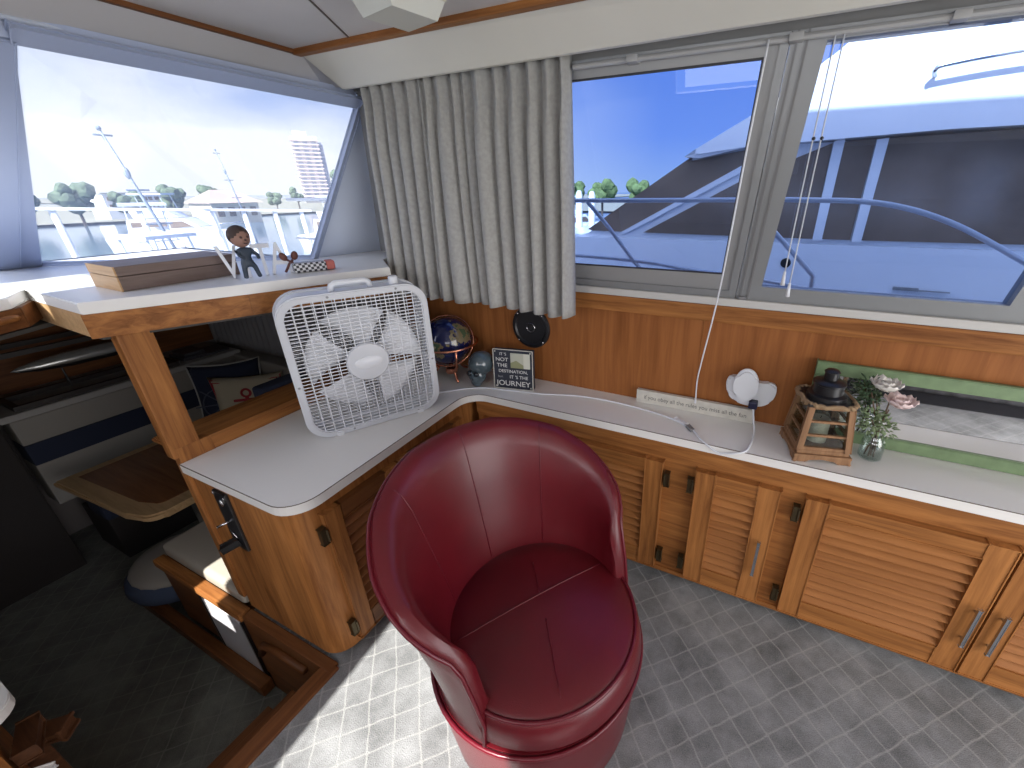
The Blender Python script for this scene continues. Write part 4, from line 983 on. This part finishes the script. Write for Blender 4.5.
for (c, n, r, bmx) in (((.452, 1.74, 1.05), 170, .055, b), ((.425, 1.79, 1.16), 90, .05, b2), ((.435, 1.78, 1.10), 50, .045, b2), ((.50, 1.74, 1.03), 60, .035, b)):
    for _ in range(n):
        d = Vector((rs.uniform(-1, 1), rs.uniform(-1, 1), rs.uniform(-.6, 1))).normalized(); q = Vector(c)+d*r*rs.random()**.5
        leafm(bmx, q, d+Vector((rs.uniform(-.5, .5), rs.uniform(-.5, .5), rs.uniform(-.2, .5))), rs.uniform(.014, .024), rs.uniform(.004, .007))
obj('sage_leaves', b, LEAF, fl); obj('dark_leaves', b2, LEAFD, fl)
def bloom(c, r, m, nm):
    b = NB(); c = Vector(c)
    for layer in range(3):
        for k in range(7-layer):
            a = 2*PI*k/(7-layer)+layer*.5; el = .15+.42*layer; d = Vector((math.cos(a)*math.cos(el), math.sin(a)*math.cos(el)*.8-.25, math.sin(el)+.1)).normalized()
            s = d.cross(Vector((0, 0, 1))).normalized(); u = s.cross(d); R2 = r*(1-.22*layer); grid = []
            for i in range(5):
                row = []
                for j in range(5):
                    f = i/4; g = j/2-1; w = R2*.55*math.sin(PI*(.15+.75*f)); row.append(b.verts.new(c+d*R2*f+s*w*g+u*(R2*.25*f*f+.18*R2*g*g*f)))
                grid.append(row)
            for i in range(4):
                for j in range(4): b.faces.new((grid[i][j], grid[i+1][j], grid[i+1][j+1], grid[i][j+1]))
    o = obj('bloom', b, m, fl, smooth=True, label=nm); o.modifiers.new('solid', 'SOLIDIFY').thickness = .001
bloom((.468, 1.765, 1.175), .06, PETALW, 'white bloom'); bloom((.525, 1.755, 1.12), .06, PETAL, 'blush pink bloom')

# green framed mirror leaning on the wall
mr = thing('wall_mirror', 'long green wooden framed mirror standing on the counter against the wall', 'mirror', (.9, 1.87, .876))
b = NB(); x0, x1, z0, z1, w = .243, 1.75, .877, 1.222, .052
fr_ = lambda bm: None
lean = lambda p: (p[0], p[1]+(p[2]-.876)*.02, p[2])
for (p, q) in (((x0, z0+w/2), (x1, z0+w/2)), ((x0, z1-w/2), (x1, z1-w/2))): obox(b, (p[0], 1.868, p[1]), (q[0], 1.868, q[1]), w, .026, up=(0, 1, 0), bev=.004)
for x_ in (x0+w/2, x1-w/2): obox(b, (x_, 1.868, z0+w), (x_, 1.868, z1-w), w, .024, up=(0, 1, 0), bev=.004)
obj('frame', b, GREEN, mr)
b = NB(); box(b, x0+w, x1-w, 1.866, 1.872, z0+w, z1-w); obj('mirror_glass', b, MIRROR, mr)

# ------------------------------------------------------------------ on the dash shelf
wb_ang = math.atan2(.261, .179)
wb = thing('wooden_box', 'brown wooden box with one pale end on the dash shelf', 'box', (-2.13, .68, 1.5455), (0, 0, math.radians(88)))
b = NB(); box(b, 0, .385, 0, .24, .054, .088, .003); obj('lid', b, wood('box_wood', (.14, .10, .085), (.23, .17, .145), 0, rough=.5), wb, local=True)
b = NB(); box(b, 0, .385, .002, .238, 0, .052, .003); obj('body', b, MATS['box_wood'], wb, local=True)
b = NB(); box(b, -.004, 0.001, .0, .24, .0, .052, .001); box(b, -.004, .001, 0, .24, .054, .088, .001); obj('pale_end', b, LX, wb, local=True, label='pale end')  # paler panel laid over the left end of the box
# figurine
fg = thing('bobblehead_figurine', 'dark suited figurine with big round head on the shelf edge', 'figurine', (-1.935, 1.01, 1.5455))
DK = mat('figurine_suit', (.03, .045, .07), .5)
b = NB(); me_v = [(0, 0, .10), (0, 0, .155), (0, 0, .185), (.01, .028, .08), (.012, .034, .04), (.012, .042, .008), (0, -.022, .08), (.0, -.026, .04), (.0, -.03, .008), (.01, .035, .165), (.02, .055, .135), (.035, .05, .115), (.0, -.033, .165), (.02, -.04, .14), (.03, -.02, .13)]
fg.scale = (.7, .7, .7)
vs = [b.verts.new(Vector(p)) for p in me_v]
for a_, c in ((0, 1), (1, 2), (0, 3), (3, 4), (4, 5), (0, 6), (6, 7), (7, 8), (1, 9), (9, 10), (10, 11), (1, 12), (12, 13), (13, 14)): b.edges.new((vs[a_], vs[c]))
me = D.meshes.new('body'); b.to_mesh(me); b.free(); fo = D.objects.new('body', me); COL.objects.link(fo); fo.parent = fg; me.materials.append(DK)
md = fo.modifiers.new('skin', 'SKIN')
rad = [.026, .028, .012, .015, .012, .013, .015, .012, .013, .013, .010, .009, .013, .010, .009]
for i, s_ in enumerate(me.skin_vertices[0].data): s_.radius = (rad[i], rad[i]); s_.use_root = (i == 0)
smoothsub(fo, 2)
b = NB(); sph(b, (0, 0, .238), .052, 20, (.92, .95, 1.08)); hd = obj('head', b, mat('figurine_skin', (.30, .17, .13), .6), fg, local=True, smooth=True)
b = NB(); sph(b, (-.008, 0, .246), .055, 20, (.95, 1.0, 1.05))
for v in list(b.verts):
    if v.co.z < .235 and v.co.x > -.01: v.co.x = -.01
obj('hair', b, mat('figurine_hair', (.06, .04, .035), .8), hd, local=True, smooth=True)
b = NB()
for y in (-.017, .017): sph(b, (.045, y, .24), .007, 8)
sph(b, (.049, 0, .225), .006, 8); tube(b, [(.044, -.01, .208), (.046, 0, .205), (.044, .01, .208)], .003, 6)
obj('face', b, mat('figurine_face', (.08, .04, .035), .6), hd, local=True, smooth=True)
# standing white letters
LWH = mat('letter_white', (.78, .80, .85), .5)
for i, (chh, x, y) in enumerate((('V', -2.03, .995), ('I', -2.01, 1.045), ('T', -1.985, 1.10), ('A', -1.965, 1.155))):
    cu_ = D.curves.new('letter', 'FONT'); cu_.body = chh; cu_.size = .19; cu_.extrude = .010; cu_.align_x = 'CENTER'; cu_.materials.append(LWH)
    o = meshed('letter', cu_); o.location = (x, y, 1.5465); o.rotation_euler = (PI/2, 0, math.radians(62)); o.scale = (.62, 1, 1)
    tag(o, {'V': 'white standing letter V beside the wooden box', 'I': 'white standing letter I half hidden by the figurine', 'T': 'white standing letter T on the dash shelf', 'A': 'white standing letter A, last of the row'}[chh], 'letter', 'standing letters on the dash shelf')
# small brown ornament and checked pouch
orn = thing('sprig_ornament', 'small brown two-pronged ornament beside the checked pouch', 'ornament', (-1.93, 1.20, 1.5455))
BR = mat('ornament_brown', (.14, .05, .04), .6)
b = NB(); tube(b, [(-1.945, 1.155, 1.55), (-1.935, 1.175, 1.585), (-1.93, 1.190, 1.6)], .005, 6); tube(b, [(-1.93, 1.205, 1.55), (-1.93, 1.185, 1.59), (-1.935, 1.165, 1.605)], .005, 6); obj('stem', b, BR, orn, smooth=True)
b = NB(); sph(b, (-1.935, 1.155, 1.617), .014, 12, (1, 1, 1.4), rot=(.5, 0, 0)); sph(b, (-1.93, 1.202, 1.617), .014, 12, (1, 1, 1.4), rot=(-.3, 0, 0)); obj('pods', b, BR, orn, smooth=True)
CK = D.materials.new('checked_cloth'); CK.use_nodes = True; t = CK.node_tree; ckn = nd(t, 'ShaderNodeTexChecker'); ckn.inputs['Scale'].default_value = 90; ckn.inputs[1].default_value = (.7, .7, .72, 1); ckn.inputs[2].default_value = (.04, .04, .05, 1)
tt = nd(t, 'ShaderNodeTexCoord'); t.links.new(tt.outputs['Object'], ckn.inputs[0]); t.links.new(ckn.outputs[0], t.nodes['Principled BSDF'].inputs['Base Color'])
pc = thing('checked_pouch', 'black and white checked pouch with a red end on the shelf', 'pouch', (-1.895, 1.235, 1.5455), (0, 0, math.radians(66)))
b = NB(); box(b, -.065, .065, -.03, .03, 0, .042, .012, 3); obj('pouch', b, CK, pc, local=True, smooth='auto')
b = NB(); box(b, .064, .10, -.028, .028, .002, .042, .01, 3); obj('red_end', b, mat('faded_red', (.5, .14, .12), .7), pc, local=True, smooth='auto')
# two black knobs under the windshield head
for i, (y, r) in enumerate(((1.70, .009), (1.755, .014))):
    kb = thing('windshield_knob', ('smaller' if i == 0 else 'larger')+' black knob under the windshield top frame', 'knob', (-2.0, y, 2.29))
    b = NB(); lathe(b, [(.001, .03), (r, .03), (r*1.1, .02), (r*.9, .008), (r*.4, .0), (.001, 0)], (-2.03, y, 2.275), 16, axis='X'); obj('cap', b, BLK, kb, smooth='auto')
    b = NB(); tube(b, [(-2.045, y, 2.277), (-2.02, y, 2.275)], .004, 6); obj('stud', b, CHROME, kb)

# ------------------------------------------------------------------ outside: own rails, neighbour yacht, marina
rl = thing('side_deck_rail', 'stainless steel deck rail outside the side windows', 'rail', (0, 2.5, 1.3))
k_ = 2.5/3.2
def RP(x, z): return (x*k_, 2.5, 1.875+(z-1.875)*k_)
b = NB(); tube(b, crv([RP(-5.0, 1.80), RP(-3, 1.80), RP(-1.43, 1.80), RP(-.3, 1.807), RP(.1, 1.808), RP(.54, 1.79), RP(.90, 1.69), RP(1.286, 1.49), RP(1.7, 1.25), RP(2.0, 1.0)]), .0125, 10); obj('top_rail', b, mat('rail_steel', (.62, .63, .65), .38, metal=.55), rl, smooth=True)
b = NB(); tube(b, crv([RP(-3.3, 1.80), RP(-3.0, 1.4), RP(-2.9, 1.2)]), .011, 8); obj('stanchion', b, mat('rail_steel', (.62, .63, .65), .38, metal=.55), rl, smooth=True)
b = NB(); tube(b, crv([RP(-1.38, 1.80), RP(-1.2, 1.62), RP(-.97, 1.36), RP(-.88, 1.27), RP(-.87, 1.15)]), .0125, 8); obj('stanchion', b, mat('rail_steel', (.62, .63, .65), .38, metal=.55), rl, smooth=True)
b = NB(); tube(b, crv([RP(-.20, 1.80), RP(-.0, 1.60), RP(.24, 1.37), RP(.27, 1.32), RP(.27, 1.15)]), .0125, 8); obj('stanchion', b, mat('rail_steel', (.62, .63, .65), .38, metal=.55), rl, smooth=True)
b = NB(); tube(b, crv([RP(-5.0, 1.39), RP(-1.434, 1.379), RP(-.538, 1.325), RP(0, 1.28), RP(.5, 1.22)]), .010, 8); obj('lower_rail', b, mat('rail_steel', (.62, .63, .65), .38, metal=.55), rl, smooth=True)
dk = NB(); box(dk, -6, 4, 1.99, 2.62, 1.0, 1.08, .01); box(dk, -6, 4, 2.55, 2.62, -.6, 1.05); box(dk, -6, 4, 1.99, 2.05, 1.06, 1.10)
o = struct('floor_side_deck', dk, GEL)
# unseen hardtop added above the cabin, outline shaped to shade neighbour and dash
bi = thing('shade_hardtop', 'unseen white hardtop added above the cabin roof to cast shade', 'hardtop', (1, .2, 2.56))
b = NB(); prism(b, [(-3.7, -2.9), (-2.55, -2.9), (-2.55, -2.35), (5.5, -2.35), (5.5, 1.77), (-3.7, 1.77)], 4.57, 4.65); obj('roof', b, GEL, bi)
for x in (-1.9, 1.2, 4.8):
    for y in (-1.3, 1.6):
        b = NB(); tube(b, [(x, y, 2.56), (x+.25, y, 4.58)], .025, 8); obj('post', b, STEEL, bi, smooth=True)

YX = lambda x, z, y: (x, y, z)
ny = thing('neighbour_yacht', 'big white motor yacht moored alongside, seen through the side windows', 'boat', (1, 4.2, -.6))
YS = 4.2
def slab(bm, pts, y0, y1, mi=0, bev=0): prism(bm, pts, y0, y1, mi, bev, tf=lambda x, z, y: (x, y, z))
b = NB(); slab(b, [(-4.2, .9), (-3.0, 1.30), (-2.25, 1.36), (-1.95, 1.42), (-1.75, 1.475), (8, 1.53), (8, -.7), (-3.2, -.7)], YS+.0, YS+3.4, bev=.05); obj('hull', b, GEL, ny, smooth='auto')
b = NB(); slab(b, [(-1.80, 1.46), (-.78, 2.13), (-.35, 2.2), (8, 2.30), (8, 1.5)], YS+.03, YS+3.3); obj('deckhouse', b, GEL, ny)
# dark windshield side and brow
b = NB(); slab(b, [(-1.76, 1.49), (-.84, 2.10), (-.30, 2.185), (-.30, 2.09), (-1.43, 1.485)], YS+.015, YS+.06); slab(b, [(-1.80, 1.50), (-.80, 2.14), (-.78, 2.10), (-1.74, 1.48)], YS+.03, YS+3.28); obj('front_glass', b, DGLASS, ny)
b = NB(); slab(b, [(-1.20, 1.485), (-.33, 1.95), (.29, 2.20), (.29, 1.48)], YS+.01, YS+.06); w_ = obj('side_glass', b, DGLASS, ny)
b = NB(); slab(b, [(.355, 2.205), (.575, 2.215), (.565, 1.48), (.355, 1.48)], YS+.01, YS+.06); obj('side_glass', b, DGLASS, ny)
b = NB(); slab(b, [(.655, 2.215), (2.9, 2.275), (2.9, 1.50), (.645, 1.48)], YS+.01, YS+.06); sg = obj('side_glass', b, DGLASS, ny)
b = NB(); slab(b, [(3.1, 2.28), (5.5, 2.30), (5.5, 1.51), (3.1, 1.50)], YS+.01, YS+.06); obj('side_glass', b, DGLASS, ny)
b = NB(); slab(b, [(-1.43, 1.48), (-1.36, 1.48), (-.31, 2.03), (-.31, 2.085)], YS+.0, YS+.04); obj('pillar', b, GEL, ny)
for x in (.29, .575):
    b = NB(); slab(b, [(x, 1.47), (x+.07, 1.47), (x+.08, 2.22), (x+.005, 2.21)], YS+.0, YS+.05); obj('pillar', b, GEL, ny)
b = NB(); slab(b, [(-.84, 2.135), (-.74, 2.19), (-.22, 2.47), (.15, 2.74), (.35, 2.90), (.9, 3.12), (8, 3.35), (8, 2.29), (1.0, 2.245), (-.33, 2.19), (-.70, 2.12)], YS-.12, YS+3.4, bev=.03); obj('flybridge', b, GEL, ny, smooth='auto')
b = NB(); slab(b, [(-1.0, .8), (7, .9), (7, .84), (-1, .74)], YS-.05, YS); obj('rub_rail', b, mat('grey_rubber', (.1, .1, .11), .6), ny)
b = NB(); lathe(b, [(.001, -.012), (.035, -.012), (.042, -.006), (.042, 0)], (.12, YS, 1.27), 24, axis='Y'); obj('porthole', b, BLK, ny, smooth='auto')
b = NB(); tube(b, crv([(.80, YS-.14, 2.56), (.78, YS-.2, 2.585), (.85, YS-.21, 2.61), (1.3, YS-.21, 2.65), (2.6, YS-.21, 2.72), (2.7, YS-.14, 2.72)]), .014, 8); obj('grab_rail', b, STEEL, ny, smooth=True)
b = NB(); box(b, .95, 1.12, YS-.02, YS+.01, 1.105, 1.13, .004); box(b, 1.0, 1.32, YS-.03, YS-.01, 1.11, 1.118); obj('deck_fitting', b, ALU, ny)

# water and marina
wm = mat('harbour_water', (.10, .16, .22), .12, bump=.6, bscale=3)
b = NB(); r = bmesh.ops.create_grid(b, x_segments=2, y_segments=2, size=400); bmesh.ops.translate(b, vec=(-150, 100, -1.1), verts=b.verts); o = struct('water', b, wm)
def motorboat(x, y, rz, L, label, col=GEL):
    t_ = thing('moored_motorboat', label, 'boat', (x, y, -1.1), (0, 0, rz), 'boats moored in the marina')
    b = NB(); rows = []
    for i in range(11):
        s = i/10; w = L*.15*(1-max(0, (s-.55)/.45)**2*.98); ht_ = L*(.13+.05*s); xx = -L/2+L*s
        rows.append([b.verts.new(p) for p in ((xx-.0, -w, ht_), (xx-.02*L*s, -w*.75, 0), (xx-.02*L*s, w*.75, 0), (xx, w, ht_))])
    for i in range(10):
        for j in range(4): b.faces.new((rows[i][j], rows[i+1][j], rows[i+1][(j+1) % 4], rows[i][(j+1) % 4]))
    b.faces.new(rows[0]); b.faces.new(rows[-1][::-1]); obj('hull', b, col, t_, local=True, smooth='auto')
    tf = lambda x_, z_, y_: (x_, y_, z_)
    b = NB(); prism(b, [(-L*.35, L*.14), (-L*.33, L*.27), (L*.08, L*.28), (L*.24, L*.165)], -L*.11, L*.11, tf=tf, bev=.03); obj('cabin', b, col, t_, local=True)
    b = NB(); prism(b, [(-L*.30, L*.20), (-L*.30, L*.25), (L*.07, L*.255), (L*.15, L*.20)], -L*.113, L*.113, tf=tf); obj('cabin_window', b, DGLASS, t_, local=True)
    b = NB(); prism(b, [(-L*.28, L*.28), (-L*.30, L*.34), (-L*.02, L*.33), (L*.04, L*.285)], -L*.09, L*.09, tf=tf, bev=.03); obj('flybridge', b, col, t_, local=True)
    b = NB()
    for yy in (-L*.08, L*.08):
        tube(b, [(-L*.2, yy, L*.34), (-L*.22, yy, L*.47)], .02, 6); tube(b, [(-.02*L, yy, L*.33), (-L*.05, yy, L*.47)], .02, 6)
    box(b, -L*.26, -L*.02, -L*.1, L*.1, L*.465, L*.48); obj('bimini', b, mat('canvas_pale', (.55, .6, .68), .8), t_, local=True)
    b = NB(); tube(b, crv([(L*.05, -L*.13, L*.20), (L*.3, -L*.11, L*.22), (L*.46, 0, L*.235), (L*.3, L*.11, L*.22), (L*.05, L*.13, L*.20)]), .02, 6); obj('bow_rail', b, STEEL, t_, local=True)
    return t_
motorboat(-11, 4.6, math.radians(10), 4.6, 'white motorboat nearest the mullion beyond the windshield')
motorboat(-10.6, 11.4, math.radians(60), 5.0, 'white motorboat moored right of the slanting spar')
motorboat(-18, 7.0, math.radians(-20), 5.6, 'white motorboat moored beyond the long white boom')
motorboat(-22, 17.5, math.radians(20), 5.8, 'white motorboat moored below the tower block')
motorboat(-8.3, 1.3, math.radians(-60), 4.2, 'white motorboat low in the windshield left corner')
motorboat(-7.6, 4.9, math.radians(-75), 3.8, 'nearest white motorboat just above the wooden box')
motorboat(-30, 13, math.radians(40), 6.2, 'distant white motorboat in front of the roofed house')
motorboat(-9, 15, math.radians(100), 5, 'distant white motorboat seen past the linen curtain')
motorboat(-12, 26, math.radians(70), 5.5, 'farthest white motorboat beyond the pilings')
# slanting spar and masts
def mast(px, name, a, c, r, label, cat='mast', spread=True):
    t_ = thing(name, label, cat, (*a[:2], -1.1)); b = NB(); tube(b, [a, c], [r, r*.5], 8); obj('pole', b, mat('mast_grey', (.25, .3, .38), .5), t_, smooth=True)
    A, C = Vector(a), Vector(c)
    if spread:
        b = NB()
        for f, w in ((.55, .25), (.72, .2), (.97, .15)):
            p = A.lerp(C, f); tube(b, [p+Vector((0, -w, 0)), p+Vector((0, w, 0))], r*.4, 6)
        sph(b, A.lerp(C, .8), r*1.2, 8, (1, 1, 2)); sph(b, C, r*1.0, 8); obj('fittings', b, MATS['mast_grey'], t_)
    return t_
mast(0, 'slanting_spar', (-13.0, 5.7, -1.1), (-13.12, 4.88, 3.12), .05, 'slanting grey outrigger spar rising over the boats')
mast(0, 'antenna_mast', (-26.3, 14.6, -1.1), (-26.53, 14.0, 3.86), .05, 'short faint antenna mast left of the tower block')
bm_ = thing('white_boom', 'long white pontoon beam across the marina on white legs', 'pontoon', (-13.5, 6, -1.1))
b = NB(); obox(b, (-14.46, 3.6, 1.60), (-12.5, 8.6, 1.38), .25, .06); obj('beam', b, GEL, bm_)
for f in (.1, .35, .6, .72, .85, .97):
    p = Vector((-14.46, 3.6, 1.6)).lerp(Vector((-12.5, 8.6, 1.38)), f); b = NB(); tube(b, [(p.x, p.y, -1.1), p+Vector((0, -.1, 0))], .06, 8); obj('leg', b, GEL, bm_, smooth=True)
for i, (x, y, h) in enumerate(((-4.95, 11.0, 1.95), (-4.62, 11.1, 1.93))):
    t_ = thing('dock_piling', 'white dock piling by the curtain edge, the '+('left' if i == 0 else 'right')+' of the two', 'piling', (x, y, -1.1), group='dock pilings')
    b = NB(); lathe(b, [(.001, 0), (.09, 0), (.09, h+.9), (.06, h+1.0), (.001, h+1.02)], (x, y, -1.1), 14); obj('post', b, mat('white_piling', (.7, .72, .72), .6), t_, smooth='auto')
# buildings
tw = thing('tower_block', 'tall apartment tower with banded balconies beyond the marina', 'building', (-122, 87, -1.1))
d_ = Vector((-.81, .59, 0)); s_v = Vector((.59, .81, 0))
def tbox(bm, c, w, d, z0, z1, mi=0):
    C = Vector(c); P = [C+s_v*(a*w/2)+d_*(bq*d/2) for a, bq in ((-1, -1), (1, -1), (1, 1), (-1, 1))]
    prism(bm, [(p.x, p.y) for p in P], z0, z1, mi)
b = NB(); tbox(b, (-122, 87, 0), 6.2, 7, -1.1, 15.5); tbox(b, (-122.2, 86.2, 0), 3.2, 5, 15.5, 16.8); obj('body', b, mat('tower_wall', (.72, .72, .74), .7), tw)
b = NB()
for k in range(16): tbox(b, Vector((-122, 87, 0))-d_*3.7, 6.6, .9, -.3+k*.98, .02+k*.98)
obj('balcony', b, mat('tower_balcony', (.66, .55, .54), .7), tw)
b = NB()
for q in (-1.9, .1, 2.1):
    for k in range(16): tbox(b, Vector((-122, 87, 0))+s_v*q-d_*3.52, 1.1, .1, .05+k*.98, .62+k*.98)
obj('windows', b, mat('tower_glass', (.40, .46, .55), .3), tw)
b = NB(); tbox(b, Vector((-120.3, 89.6, 0)), 2.2, 6, -1.1, 14.2); obj('side_wing', b, mat('tower_side', (.36, .38, .48), .7), tw)
hs = thing('roofed_house', 'pale waterfront house with brown hipped roof', 'building', (-53.5, 27.6, -1.1))
b = NB(); box(b, -56, -52, 25.5, 30.0, -1.1, .9); box(b, -55, -53, 27.0, 28.2, .9, 1.5); obj('wall', b, mat('house_wall', (.7, .62, .5), .8), hs)
b = NB(); v = [b.verts.new(p) for p in ((-56.4, 25.2, .9), (-51.6, 25.2, .9), (-51.6, 30.4, .9), (-56.4, 30.4, .9), (-54, 26.8, 2.15), (-54, 28.8, 2.15))]
for q in ((0, 1, 4), (1, 2, 5, 4), (2, 3, 5), (3, 0, 4, 5), (3, 2, 1, 0)): b.faces.new([v[i] for i in q])
obj('roof', b, mat('house_roof', (.45, .36, .32), .8), hs)
b = NB()
for k in range(4): box(b, -51.99, -51.95, 25.9+k*1.05, 26.5+k*1.05, -.4, .5)
obj('windows', b, DGLASS, hs)
mb = thing('marina_building', 'long low white building with window rows on the far shore', 'building', (-70, 27, -1.1))
b = NB(); box(b, -74, -70, 24, 29.5, -1.1, 1.85); obj('wall', b, GEL, mb)
b = NB()
for zz in (.3, 1.1):
    for k in range(6): box(b, -69.99, -69.9, 24.3+k*.86, 24.9+k*.86, zz, zz+.4)
obj('windows', b, DGLASS, mb)
b = NB(); box(b, -74.2, -69.8, 23.8, 29.7, 1.85, 1.95); obj('roof', b, mat('grey_roof', (.4, .4, .42), .8), mb)
def tree(x, y, h, r, label, seed, m=None):
    rs = random.Random(seed); t_ = thing('shore_tree', label, 'tree', (x, y, -1.1), group='trees along the far shore')
    b = NB()
    for k in range(14):
        a = rs.random()*2*PI; rr = r*rs.random()**.5*.6; g = bmesh.ops.create_icosphere(b, subdivisions=2, radius=r*rs.uniform(.25, .4))
        for v in g['verts']: v.co *= rs.uniform(.85, 1.15)
        bmesh.ops.translate(b, vec=(x+rr*math.cos(a), y+rr*math.sin(a), -1.1+h*rs.uniform(.45, .9)), verts=g['verts'])
    obj('crown', b, m or mat('tree_green', (.10, .14, .09), .9, var=.4, vscale=1), t_)
    b = NB(); tube(b, [(x, y, -1.1), (x, y, -1.1+h*.6)], r*.07, 6); obj('trunk', b, mat('bark', (.08, .06, .05), .9), t_)
lab = ['shore tree nearest the mullion in the windshield view', 'second shore tree right of the mullion', 'third shore tree, behind the slanting spar', 'shore tree right of the slanting spar', 'shore tree beside the roofed house', 'shore tree left of the tower foot', 'shore tree at the tower foot', 'taller shore tree right of the tower']
for i, (az, r0) in enumerate(((14.0, 1.9), (17.2, 1.9), (20.4, 1.7), (23.3, 1.6), (26.2, 1.3), (31.6, 1.3), (33.6, 1.3), (38.2, 2.2))):
    a = math.radians(180-az); R1 = 66 if i < 5 else 90; tree(R1*math.cos(a), R1*math.sin(a), 3.6+.5*math.sin(i*2.2)+(3 if i == 7 else 0), r0, lab[i], i)
lab2 = ['green tree seen just right of the curtain', 'second green tree right of the curtain', 'green tree in front of the yacht windshield', 'green tree behind the yacht bow']
for i, x in enumerate((-26, -21.6, -17.2, -12.8)): tree(x, 55+i*.5, 3.9+.4*(i % 2), 2.3, lab2[i], 40+i, mat('tree_green_yellow', (.10, .15, .05), .9, var=.4, vscale=1))  # yellower green than the other shore trees
b = NB(); r = bmesh.ops.create_grid(b, x_segments=1, y_segments=1, size=1); bmesh.ops.scale(b, vec=(400, 40, 1), verts=b.verts); bmesh.ops.translate(b, vec=(0, 100, -.95), verts=b.verts)
g2 = bmesh.ops.create_grid(b, x_segments=1, y_segments=1, size=1)['verts']; bmesh.ops.scale(b, vec=(60, 300, 1), verts=g2); bmesh.ops.translate(b, vec=(-125, 0, -.9), verts=g2)
struct('land', b, mat('shore_land', (.25, .25, .2), .9))
